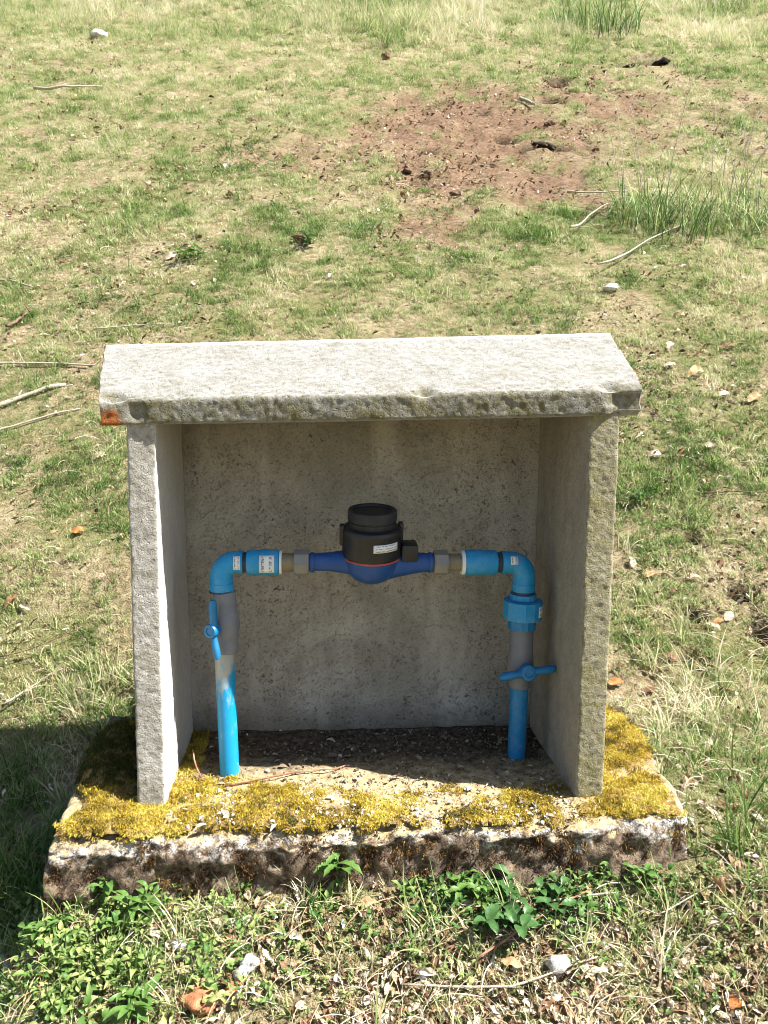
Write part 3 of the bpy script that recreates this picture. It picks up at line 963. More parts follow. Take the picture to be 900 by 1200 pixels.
part('union_tail', join(ribbed(0.0210, 0.2085, 0.2245, 30, 0.0007)), MT['pvc2'], RP, None, 20)
patch('sticker', cyl_patch(rp(0.2385), ax2, 0.0293, -0.10, 0.42, -0.0075, 0.0085, (0.76, -0.65, 0)), MT['label2'], RP, un)
corner = Vector(on(0.2092))
nE = Vector(tuple(-E1))
path = elbow_path(corner, -ax2, nE, 0.021, 0.024, 0.0145)
elb = part('elbow', sweep(path, rr, 30), MT['pvc'], RP)
part('ring', lathe([(0.0150, 0), (0.0178, 0.0005), (0.0178, 0.0030), (0.0150, 0.0035)], rp(0.2635), ax2, 30), MT['rubber'], RP)
patch('sticker', cyl_patch(on(0.1885), E1, 0.0174, -0.95, -0.25, -0.0040, 0.0068, (0, -0.97, -0.24)), MT['label2'], RP, elb)
part('ring', lathe([(0.0130, 0), (0.0150, 0.0004), (0.0150, 0.0092), (0.0130, 0.0096)], on(0.1650), E1, 28), MT['rubber'], RP)
part('coupling', lathe([(0.0165, 0.0), (0.0186, 0.0012), (0.0192, 0.006), (0.0192, 0.026), (0.0182, 0.029), (0.0184, 0.046), (0.0178, 0.0475), (0.0150, 0.0485)], on(0.1185), E1, 32), MT['pvc'], RP)
part('thread_tape', lathe([(0.0150, 0.0), (0.0180, 0.0004), (0.0182, 0.0050), (0.0160, 0.0056)], on(0.1135), E1, 28), MT['tape'], RP)
part('threaded_adapter', lathe([(0.0120, 0.0), (0.0135, 0.0004)] + [(0.0135 - 0.0007 * (k % 2), 0.001 + 0.0014 * k) for k in range(14)] + [(0.0133, 0.0215), (0.012, 0.022)], on(0.0928), E1, 28), MT['brass'], RP)
part('union_nut', lathe([(0.0140, 0.0), (0.0180, 0.001), (0.0190, 0.003), (0.0190, 0.0185), (0.0180, 0.021), (0.0140, 0.022)], on(0.0722), E1, 8), MT['nut'], RP, None, 20)

# ---- the water meter between them
mc = Vector(on(-0.0186))
WM = empty('water_meter', mc, 'blue water meter with a black lidded register between two blue pipes', 'water meter')
e1 = Vector(tuple(E1))
upv = Vector((0, -math.sin(R(9)), math.cos(R(9))))
upv = (upv - e1 * upv.dot(e1)).normalized()
fr = -(upv.cross(e1)).normalized()          # towards the open side
if fr.y > 0:
    fr = -fr
def mp_(a, b, c):
    return mc + e1 * a + fr * b + upv * c
bowl = lathe([(0.004, -0.0295), (0.016, -0.0285), (0.027, -0.0225), (0.0355, -0.0125), (0.0395, -0.001), (0.0405, 0.0085), (0.038, 0.010)], mc, upv, 48)
larm = sweep([mp_(-0.0905, 0, 0.0005), mp_(-0.083, 0, 0.0005), mp_(-0.062, 0, 0.001), mp_(-0.044, 0, 0.001), mp_(-0.020, 0, 0)], [0.0128, 0.0130, 0.0138, 0.0165, 0.020], 26)
rarm = sweep([mp_(0.0905, 0, 0), mp_(0.080, 0, 0), mp_(0.060, 0, -0.001), mp_(0.035, 0, -0.003), mp_(0.012, 0, -0.005)], [0.0138, 0.0142, 0.0160, 0.0195, 0.0235], 26)
lend = lathe([(0.0120, 0), (0.0148, 0.0005), (0.0148, 0.006), (0.0128, 0.0065)], mp_(-0.0895, 0, 0), e1, 26)
rend = lathe([(0.0120, 0), (0.0152, 0.0005), (0.0152, 0.005), (0.0128, 0.0055)], mp_(0.0835, 0, 0), e1, 26)
part('meter_body', join(bowl, larm, rarm, lend, rend), MT['meter'], WM)
part('seal_ring', lathe([(0.036, 0.0078), (0.0414, 0.0085), (0.0418, 0.0100), (0.0408, 0.0115), (0.036, 0.012)], mc, upv, 56), MT['red'], WM)
reg = part('register_housing', lathe([(0.036, 0.0108), (0.0412, 0.0112), (0.0425, 0.0135), (0.0428, 0.0150), (0.0432, 0.046), (0.0440, 0.0475), (0.0440, 0.0520), (0.0425, 0.0545), (0.0360, 0.0565)], mc, upv, 60), MT['black'], WM)
# ears and the pick-up block
part('sensor_block', rbox(mp_(0.0545, 0.004, 0.0195), (0.024, 0.030, 0.025), 0.003, Matrix((e1, -fr, upv)).transposed()), MT['black'], WM, reg)
part('hinge_lug', rbox(mp_(-0.0435, 0.004, 0.0440), (0.0070, 0.016, 0.030), 0.002, Matrix((e1, -fr, upv)).transposed()), MT['black'], WM, reg)
part('hinge_lug', rbox(mp_(0.0425, -0.008, 0.0465), (0.0070, 0.016, 0.026), 0.002, Matrix((e1, -fr, upv)).transposed()), MT['black'], WM, reg)
part('lid', lathe([(0.033, 0.0560), (0.0345, 0.0562), (0.0350, 0.0580), (0.0350, 0.0640), (0.0338, 0.0648), (0.0338, 0.0660), (0.0356, 0.0668), (0.0356, 0.0785), (0.0344, 0.0808), (0.0312, 0.0812), (0.0288, 0.0805), (0.0282, 0.0780), (0.0140, 0.0782), (0.001, 0.0784)], mc, upv, 60), MT['black2'], WM)
mk = patch('label_sticker', cyl_patch(mc, upv, 0.0435, 0.0, 0.92, 0.0285, 0.0400, fr), MT['label3'], WM, reg)
# the sheet starts a little off centre
ang = math.atan2(0.0, 1.0)

# ================================================================ scatter helper (one object of stuff, geometry nodes)
def scatter(name, P, rot, scl, idx, tint, variants):
    me = bpy.data.meshes.new(name)
    me.vertices.add(len(P))
    me.vertices.foreach_set('co', np.asarray(P, np.float32).ravel())
    for k, ty, a in (('rot', 'FLOAT_VECTOR', rot), ('scl', 'FLOAT', scl), ('idx', 'INT', idx), ('tint', 'FLOAT', tint)):
        at = me.attributes.new(k, ty, 'POINT')
        if ty == 'FLOAT_VECTOR':
            at.data.foreach_set('vector', np.asarray(a, np.float32).ravel())
        elif ty == 'INT':
            at.data.foreach_set('value', np.asarray(a, np.int32))
        else:
            at.data.foreach_set('value', np.asarray(a, np.float32))
    me.update()
    o = link(name, me)
    o['kind'] = 'stuff'
    c = bpy.data.collections.new(name + '_kit')
    for i, v in enumerate(variants):
        vo = bpy.data.objects.new('%s_piece_%s' % (name, 'abcdefghijkl'[i]), v)
        c.objects.link(vo)
    g = bpy.data.node_groups.new(name, 'GeometryNodeTree')
    g.interface.new_socket('Geometry', in_out='INPUT', socket_type='NodeSocketGeometry')
    g.interface.new_socket('Geometry', in_out='OUTPUT', socket_type='NodeSocketGeometry')
    N, Lk = g.nodes, g.links
    gi, go = N.new('NodeGroupInput'), N.new('NodeGroupOutput')
    ci = N.new('GeometryNodeCollectionInfo')
    ci.inputs['Collection'].default_value = c
    ci.inputs['Separate Children'].default_value = True
    ci.inputs['Reset Children'].default_value = True
    ip = N.new('GeometryNodeInstanceOnPoints')
    ip.inputs['Pick Instance'].default_value = True
    Lk.new(gi.outputs[0], ip.inputs['Points'])
    Lk.new(ci.outputs[0], ip.inputs['Instance'])
    for nm, ty, sock in (('idx', 'INT', 'Instance Index'), ('rot', 'FLOAT_VECTOR', 'Rotation'), ('scl', 'FLOAT', 'Scale')):
        na = N.new('GeometryNodeInputNamedAttribute')
        na.data_type = ty
        na.inputs['Name'].default_value = nm
        src = na.outputs[0]
        if nm == 'rot':
            er = N.new('FunctionNodeEulerToRotation')
            Lk.new(src, er.inputs[0]); src = er.outputs[0]
        Lk.new(src, ip.inputs[sock])
    Lk.new(ip.outputs[0], go.inputs[0])
    md = o.modifiers.new('scatter', 'NODES')
    md.node_group = g
    return o

def strips(blades, mat, name):
    """blades: list of (points list, widths, side vector, rnd). One mesh of ribbons with attributes bl and h"""
    V, F, bl, hh = [], [], [], []
    for pts, wd, side, rnd in blades:
        b = len(V)
        n = len(pts)
        for i, p in enumerate(pts):
            w = wd[i]
            if i == n - 1:
                V.append(tuple(p)); bl.append(rnd); hh.append(1.0)
            else:
                V.append(tuple(np.asarray(p) - side * w)); V.append(tuple(np.asarray(p) + side * w))
                bl += [rnd, rnd]; hh += [i / (n - 1)] * 2
        for i in range(n - 1):
            if i == n - 2:
                F.append((b + 2 * i, b + 2 * i + 1, b + 2 * i + 2))
            else:
                F.append((b + 2 * i, b + 2 * i + 1, b + 2 * i + 3, b + 2 * i + 2))
    me = bpy.data.meshes.new(name)
    me.from_pydata(V, [], F)
    for k, a in (('bl', bl), ('h', hh)):
        at = me.attributes.new(k, 'FLOAT', 'POINT')
        at.data.foreach_set('value', np.asarray(a, np.float32))
    me.materials.append(mat)
    return me

def tuft(seed, n, length, spread, width, lean, mat, segs=3, bias=0.0, up=1.0, shift=(0, 0)):
    r = np.random.default_rng(seed)
    out = []
    for _ in range(n):
        a = r.uniform(0, 2 * math.pi)
        rad = spread * math.sqrt(r.random())
        base = np.array([math.cos(a) * rad, math.sin(a) * rad, -0.004])
        d = r.uniform(0, 2 * math.pi)
        dirv = np.array([math.cos(d), math.sin(d), 0])
        L = length * r.uniform(0.45, 1.15)
        ln = lean * r.uniform(0.35, 1.25)
        pts = [base]
        ang = 0.25 * ln
        for s in range(segs):
            ang = ang + ln * (0.9 / segs)
            st = L / segs
            pts.append(pts[-1] + dirv * math.sin(min(ang, 1.75)) * st + np.array([0, 0, math.cos(min(ang, 1.75)) * st * up]))
        tw = r.uniform(-0.8, 0.8)
        side = np.array([-math.sin(d + tw), math.cos(d + tw), 0.25 * r.uniform(-1, 1)])
        w = width * r.uniform(0.6, 1.3) * 0.5
        wd = [w * q for q in np.linspace(1.0, 0.45, segs + 1)]
        out.append((pts, wd, side, float(np.clip(r.random() + bias, 0, 1))))
    return strips(out, mat, 'tuft_mesh')

def leaf_pts(L, Wd, curl, fold, rnd, base=(0, 0, 0), yaw=0.0, pitch=0.0, n=5, roll=0.0, tip=0.0):
    """an ovate leaf blade with a folded midrib; returns verts and faces"""
    V, F = [], []
    prof = [0.12, 0.75, 1.0, 0.86, 0.50, 0.0] if n == 5 else list(np.sin(np.linspace(0.06, 1, n + 1) * math.pi) ** 0.7)
    for i in range(n + 1):
        t = i / n
        x = t * L
        zc = curl * math.sin(t * math.pi * 0.9) * L - tip * t * t * L
        w = prof[i] * Wd * 0.5
        V += [(x, -w, zc + fold * w), (x, -w * 0.5, zc + fold * w * 0.45), (x, 0, zc), (x, w * 0.5, zc + fold * w * 0.45), (x, w, zc + fold * w * 1.1)]
    for i in range(n):
        for k in range(4):
            F.append((i * 5 + k, (i + 1) * 5 + k, (i + 1) * 5 + k + 1, i * 5 + k + 1))
    M_ = Euler((roll, -pitch, yaw), 'XYZ').to_matrix()
    V = [tuple(M_ @ Vector(v) + Vector(base)) for v in V]
    return V, F

def attr_mesh(V, F, bl, h, mat, name, smooth=True):
    me = bpy.data.meshes.new(name)
    me.from_pydata([tuple(map(float, v)) for v in V], [], F)
    if smooth:
        me.shade_smooth()
    for k, a in (('bl', bl), ('h', h)):
        at = me.attributes.new(k, 'FLOAT', 'POINT')
        at.data.foreach_set('value', np.asarray(a, np.float32))
    me.materials.append(mat)
    return me

# ================================================================ grass over the whole hillside
def grass_field():
    tv = [tuft(101, 26, 0.030, 0.026, 0.0026, 1.1, MT['grass']), tuft(102, 26, 0.024, 0.028, 0.0030, 1.35, MT['grass']), tuft(103, 22, 0.040, 0.024, 0.0026, 1.2, MT['grass']),
          tuft(104, 24, 0.034, 0.030, 0.0024, 1.65, MT['grass'], 4), tuft(105, 20, 0.048, 0.026, 0.0024, 1.55, MT['grass'], 4), tuft(106, 16, 0.060, 0.020, 0.0030, 1.0, MT['grass'], 4)]
    P = []
    bands = [(0.50, 2.2, 5200), (2.2, 3.6, 3000), (3.6, 6.0, 1700), (6.0, 11.5, 1000)]
    for d0, d1, dens in bands:
        y0, y1 = d0 - 0.96, d1 - 0.96
        half = 0.68 * d1 + 0.75
        n = int((y1 - y0) * 2 * half * dens * 1.2)
        x = rng.uniform(-half, half, n); y = rng.uniform(y0, y1, n)
        P.append(np.stack([x, y], 1)[np.abs(x) < 0.66 * (y + 0.96) + 0.75])
    P = np.concatenate(P)
    x, y = P[:, 0], P[:, 1]
    s = soil_mask(x, y)
    k = fbm(x * 3.2, y * 3.2, 0, 4, 51)
    kc = fbm(x * 9.5, y * 8.0, 0, 3, 55)
    keep = rng.random(len(x)) < np.clip(1.05 + 0.7 * k + 1.05 * kc - 1.2 * s, 0.03, 1.0) * np.where(y < -0.06, 0.42, 1.0)
    keep &= ~inbase(x, y, 0.004)
    for hx, hy, rx, ry, dp in HOLES:
        keep &= (((x - hx) / rx) ** 2 + (np.where(y < hy, (y - hy) / (ry + (0.12 if dp > 0.2 else 0.05) * max(0, hy)), (y - hy) / ry)) ** 2) > 0.9 + 0.5 * rng.random(len(x))
    x, y, k, kc = x[keep], y[keep], k[keep], kc[keep]
    z = height(x, y)
    g1 = fbm(x * 1.1 + 3, y * 0.9, 0, 3, 52)
    g2 = fbm(x * 5.0, y * 5.0, 0, 3, 53)
    g3 = fbm(x * 17.0, y * 17.0, 0, 2, 54)
    tint = 0.50 + 0.20 * g1 + 0.30 * g2 + 0.34 * g3 + rng.normal(0, 0.10, len(x))
    tint = tint + 0.06 * sstep(3.0, 6.5, y) - 0.075
    # greener strip by the slab, drier to its sunny side
    tint = tint - 0.16 * sstep(-0.35, -0.6, x) * sstep(0.2, -0.1, y)
    tint = np.clip(tint, 0.02, 0.95)
    idx = rng.choice(6, len(x), p=[.24, .28, .10, .24, .10, .04])
    scl = rng.uniform(0.5, 1.05, len(x)) * (0.72 + 0.26 * sstep(1.2, 3.5, y)) * (1 + 0.30 * sstep(3.5, 7, y)) * (1 - 0.45 * s[keep]) * (1 + 0.25 * k + 0.75 * np.clip(kc, -0.5, 0.8))
    rot = np.stack([rng.normal(0.18, 0.22, len(x)), rng.normal(0, 0.22, len(x)), rng.uniform(0, 6.283, len(x))], 1)
    # stems lean down the slope rather than stand at right angles to it
    rot[:, :2] *= 1.0
    scatter('grass', np.stack([x, y, z], 1), rot, scl, idx, tint, tv)

def tall_grass():
    tv = [tuft(201, 26, 0.22, 0.05, 0.0055, 1.0, MT['grass'], 5), tuft(202, 24, 0.30, 0.06, 0.0055, 0.8, MT['grass'], 5), tuft(203, 26, 0.26, 0.07, 0.0050, 1.35, MT['grass'], 5), tuft(204, 14, 0.13, 0.022, 0.0032, 1.35, MT['grass'], 5), tuft(205, 16, 0.10, 0.02, 0.0034, 1.0, MT['grass'], 5)]
    n = 7000
    x = rng.uniform(-5.6, 5.6, n); y = rng.uniform(5.2, 9.8, n)
    hm = np.ones(n, bool)
    for hx, hy, rx, ry, dp in HOLES[:2]:
        hm &= (((x - hx) / rx) ** 2 + ((y - hy) / (ry + 0.25)) ** 2) > 1.0
    edge = 5.75 + 0.9 * fbm(x * 0.9, 0 * x, 3, 3, 61) - 0.25 * np.sin(x * 0.7)
    k = fbm(x * 1.3, y * 1.3, 0, 3, 62)
    keep = hm & (y > edge) & (rng.random(n) < np.clip(0.6 + 0.9 * k, 0.1, 1)) & (np.abs(x) < 0.60 * (y + 0.96) + 0.3)
    x, y, k = x[keep], y[keep], k[keep]
    tint = np.clip(0.55 + 0.5 * fbm(x * 1.1, y * 1.1, 5, 3, 63) + rng.normal(0, 0.1, len(x)), 0.05, 0.95)
    idx = rng.integers(0, 3, len(x)); scl = rng.uniform(0.40, 0.90, len(x)) * (0.80 + 0.5 * k)
    X, Y, T, I, S = [x], [y], [tint], [idx], [scl]
    # loose long blades among the short turf, thicker beside the slab
    spots = []
    for u, v, cnt, su, sv, tn in ((125, 815, 26, 25, 25, .62), (60, 800, 20, 45, 40, .62), (25, 960, 34, 22, 50, .14), (15, 1050, 26, 18, 25, .18), (110, 860, 10, 30, 20, .30),
                                  (810, 840, 26, 45, 22, .70), (850, 900, 16, 45, 40, .22), (865, 1010, 14, 35, 60, .30), (760, 585, 12, 15, 10, .15), (800, 760, 20, 60, 40, .6),
                                  (870, 830, 8, 25, 40, .2), (60, 1100, 12, 60, 60, .32), (330, 1080, 10, 120, 40, .45), (720, 1110, 16, 120, 50, .5), (480, 1060, 6, 120, 30, .6), (560, 1160, 8, 250, 40, .7), (370, 1030, 10, 40, 10, .72), (430, 1040, 22, 210, 8, .55)):
        for _ in range(cnt):
            spots.append((*spot(u + rng.normal(0, su), v + rng.normal(0, sv)), tn))
    sp = np.array(spots)
    m = ~inbase(sp[:, 0], sp[:, 1], 0.006)
    sp = sp[m]
    X.append(sp[:, 0]); Y.append(sp[:, 1]); T.append(np.clip(sp[:, 2] + rng.normal(0, 0.12, len(sp)), 0.02, 0.95)); I.append(rng.integers(3, 5, len(sp))); S.append(rng.uniform(0.35, 0.8, len(sp)))
    # sparse seed stalks anywhere on the slope
    n2 = 420
    y2 = rng.uniform(0.4, 6.0, n2); x2 = rng.uniform(-0.6, 0.6, n2) * (y2 + 1.1)
    kk = fbm(x2 * 1.5, y2 * 1.5, 0, 3, 66)
    m = (rng.random(n2) < np.clip(0.35 + 1.2 * kk, 0, 1)) & (soil_mask(x2, y2) < 0.4) & ~inbase(x2, y2, 0.02)
    x2, y2 = x2[m], y2[m]
    X.append(x2); Y.append(y2); T.append(np.clip(rng.normal(0.42, 0.2, len(x2)), 0.05, 0.95)); I.append(rng.integers(3, 5, len(x2))); S.append(rng.uniform(0.35, 0.8, len(x2)))
    x, y, t, i, s = map(np.concatenate, (X, Y, T, I, S))
    rot = np.stack([rng.normal(0.12, 0.2, len(x)), rng.normal(0, 0.2, len(x)), rng.uniform(0, 6.283, len(x))], 1)
    scatter('tall_grass', np.stack([x, y, height(x, y)], 1), rot, s, i, t, tv)

def leaf_litter():
    vs = []
    for i, (L, Wd, cu, fo) in enumerate(((0.030, 0.017, 0.10, 0.25), (0.024, 0.016, -0.08, 0.5), (0.036, 0.012, 0.16, -0.3), (0.018, 0.014, 0.05, 0.7))):
        V, F = leaf_pts(L, Wd, cu, fo, 0)
        rr_ = np.random.default_rng(300 + i)
        V = np.array(V); V[:, 2] += rr_.normal(0, 0.0016, len(V)); V[:, 1] += rr_.normal(0, 0.0008, len(V)); V[:, 0] -= L / 2
        vs.append(attr_mesh(V, F, [0.5] * len(V), [0.4] * len(V), MT['litter'], 'dry_leaf_mesh', False))
    # thin straws
    for i, (L, lean) in enumerate(((0.06, 0.5), (0.09, 0.8), (0.04, 0.4))):
        out = []
        r = np.random.default_rng(320 + i)
        for _ in range(1):
            pts = [np.array([L * (t - 0.5), 0.012 * lean * math.sin(t * 3 + i), 0.004 + 0.010 * math.sin(t * math.pi)]) for t in np.linspace(0, 1, 8)]
            out.append((pts, [0.0006] * 8, np.array([0, 0.8, 0.6]), 0.6))
        vs.append(strips(out, MT['litter'], 'straw_mesh'))
    X, Y, I, T, S = [], [], [], [], []
    def add(x, y, i, t, s):
        X.append(x); Y.append(y); I.append(i); T.append(t); S.append(s)
    n = 64000
    y = -0.42 + 7.6 * rng.random(n) ** 1.6
    x = rng.uniform(-0.72, 0.72, n) * (y + 1.5)
    k = fbm(x * 2.4, y * 2.4, 0, 4, 71)
    dens = 0.16 + 0.9 * sstep(-0.05, 0.5, k) + 0.6 * sstep(0.25, 0.5, x) * sstep(2.4, 1.2, y) + 0.5 * (y < -0.07) * (x > -0.15)
    m = (rng.random(n) < np.clip(dens * 0.5, 0, 1)) & ~inbase(x, y, 0.0)
    x, y = x[m], y[m]
    add(x, y, rng.integers(0, 4, len(x)), np.clip(rng.normal(0.52, 0.28, len(x)), 0.02, 0.97), rng.uniform(0.3, 0.85, len(x)) * (0.8 + 0.75 * sstep(0.8, 3.5, y)))
    n = 14000
    y = -0.42 + 5.0 * rng.random(n) ** 1.7
    x = rng.uniform(-0.60, 0.60, n) * (y + 1.1)
    m = ~inbase(x, y, 0.02)
    x, y = x[m], y[m]
    add(x, y, rng.integers(4, 7, len(x)), np.clip(rng.normal(0.64, 0.16, len(x)), 0.2, 1.0), rng.uniform(0.4, 1.0, len(x)) * (0.9 + 0.5 * sstep(1.0, 4.0, y)))
    # small debris before the slab
    n = 4200
    y = rng.uniform(-0.36, -0.09, n); x = rng.uniform(-0.5, 0.5, n)
    m = rng.random(n) < np.clip(0.25 + 0.6 * sstep(-0.2, 0.1, x) + 0.6 * fbm(x * 8, y * 8, 0, 3, 72), 0, 1)
    x, y = x[m], y[m]
    add(x, y, rng.integers(0, 4, len(x)), np.clip(rng.normal(0.60, 0.27, len(x)), 0.02, 1.0), rng.uniform(0.2, 0.6, len(x)))
    # crumbs on the bare patch
    n = 1800
    x = rng.uniform(-0.6, 2.6, n); y = rng.uniform(2.0, 5.2, n)
    m = soil_mask(x, y) > 0.35
    x, y = x[m], y[m]
    add(x, y, rng.integers(0, 4, len(x)), np.clip(rng.normal(0.50, 0.22, len(x)), 0.12, 1.0), rng.uniform(0.3, 1.0, len(x)))
    x, y, i, t, s = map(np.concatenate, (X, Y, I, T, S))
    z = height(x, y) + 0.006 + 0.016 * rng.random(len(x)) * (y > 0.3)
    rot = np.stack([rng.normal(0.3, 0.5, len(x)), rng.normal(0, 0.5, len(x)), rng.uniform(0, 6.283, len(x))], 1)
    rot[i >= 4, :2] *= 0.3
    rot[(i >= 4), 0] += 0.0
    scatter('leaf_litter', np.stack([x, y, z], 1), rot, s, i, t, vs)

def ground_cover():
    vs = []
    for sd in range(4):
        r = np.random.default_rng(400 + sd)
        V, F, bl, h = [], [], [], []
        nl = 11
        for q in range(nl):
            L = r.uniform(0.007, 0.017); Wd = L * r.uniform(0.45, 0.62)
            v, f = leaf_pts(L, Wd, 0.12, 0.35, 0, (r.normal(0, 0.008), r.normal(0, 0.008), r.uniform(0.002, 0.022)), r.uniform(0, 6.28), r.uniform(0.05, 0.9), roll=r.normal(0, 0.3), tip=0.3)
            b = len(V); V += v; F += [tuple(b + e for e in g) for g in f]
            c = r.random(); bl += [c] * len(v); h += [0.4] * len(v)
        vs.append(attr_mesh(V, F, bl, h, MT['weed'], 'weed_mesh'))
    X, Y, T, S = [], [], [], []
    for u, v, su, sv, n, tn, sc in ((110, 1080, 75, 45, 100, .6, .95), (160, 1150, 70, 40, 80, .68, .9), (60, 1170, 50, 30, 45, .6, .85), (230, 1070, 60, 25, 40, .5, .8), (600, 1060, 70, 22, 70, .18, .9), (520, 1050, 40, 15, 26, .25, .8), (690, 1050, 45, 20, 40, .4, .7),
                                    (770, 1020, 30, 20, 16, .6, .8), (440, 1090, 90, 30, 36, .4, .6), (800, 1130, 60, 40, 30, .45, .6), (330, 1130, 90, 40, 50, .55, .6), (600, 1130, 160, 40, 40, .45, .5), (330, 1042, 140, 9, 46, .5, .75), (650, 1030, 90, 9, 34, .45, .75), (225, 300, 12, 4, 6, .1, 1.2), (755, 590, 10, 6, 6, .1, 1.0)):
        for _ in range(n):
            a, b = spot(u + rng.normal(0, su), v + rng.normal(0, sv))
            X.append(a); Y.append(b); T.append(np.clip(tn + rng.normal(0, 0.2), 0, 1)); S.append(sc * rng.uniform(0.6, 1.15))
    x, y, t, s = map(np.array, (X, Y, T, S))
    m = ~inbase(x, y, 0.004)
    x, y, t, s = x[m], y[m], t[m], s[m]
    rot = np.stack([rng.normal(0.2, 0.3, len(x)), rng.normal(0, 0.3, len(x)), rng.uniform(0, 6.283, len(x))], 1)
    scatter('ground_cover', np.stack([x, y, height(x, y) + 0.003], 1), rot, s, rng.integers(0, 4, len(x)), t, vs)

# ---- moss on the slab
def cushion(x, y):
    """depth of the moss bed over the slab top; 0 where there is none"""
    n = fbm(x * 14, y * 14, 0, 4, 81)
    n2 = fbm(x * 45, y * 45, 0, 3, 82)
    cxl = -0.325 - 0.09 * y
    cxr = 0.300 - 0.05 * y
    fronty = np.interp(x, [-0.43, 0.39], [-0.081, -0.048])
    # strip before the mouth
    lim = np.interp(x, [-0.45, -0.30, -0.28, -0.12, 0.0, 0.12, 0.26, 0.32, 0.5], [0.5, 0.30, 0.085, 0.036, 0.004, 0.018, 0.026, 0.5, 0.5])
    m = sstep(0.03, -0.015, y - lim + 0.05 * n) * sstep(0.004, 0.018, y - fronty + 0.016 * n2 + 0.012 * n)
    side_l = sstep(0.0, 0.010, cxl - x) * sstep(0.318, 0.29, y) * sstep(-0.437, -0.412, x + 0.012 * n + 0.14 * y)
    side_r = sstep(0.0, 0.008, x - cxr) * sstep(0.335, 0.30, y) * sstep(0.405, 0.375, x - 0.02 * n - 0.09 * y)
    outer = (x < -0.345 - 0.09 * y) | (x > 0.306 - 0.05 * y)
    m = np.where(outer, np.maximum(side_l, side_r) * sstep(0.006, 0.024, y - fronty + 0.012 * n2), m)
    inside = (y > 0.005) & (x > -0.345 - 0.09 * y) & (x < 0.306 - 0.05 * y)
    wall = inside & ((x < -0.298 - 0.09 * y) | (x > 0.262 - 0.05 * y))
    m = np.where(wall, 0, m)
    cover = m * np.clip(0.88 + 1.1 * n + 1.1 * n2, 0, 1)
    mound = 0.062 * np.exp(-(((x + 0.408) / 0.050) ** 2 + ((y - 0.125) / 0.085) ** 2)) * sstep(-0.338 - 0.09 * 0.1, -0.36, x)
    return cover, cover * (0.003 + 0.006 * np.clip(0.5 + n, 0, 1)) + mound * side_l

def base_top(x, y):
    return np.interp(x, [-0.45, 0.42], [-0.009, 0.008]) + 0.0035 * fbm(x * 22, y * 22, 0, 3, 23)

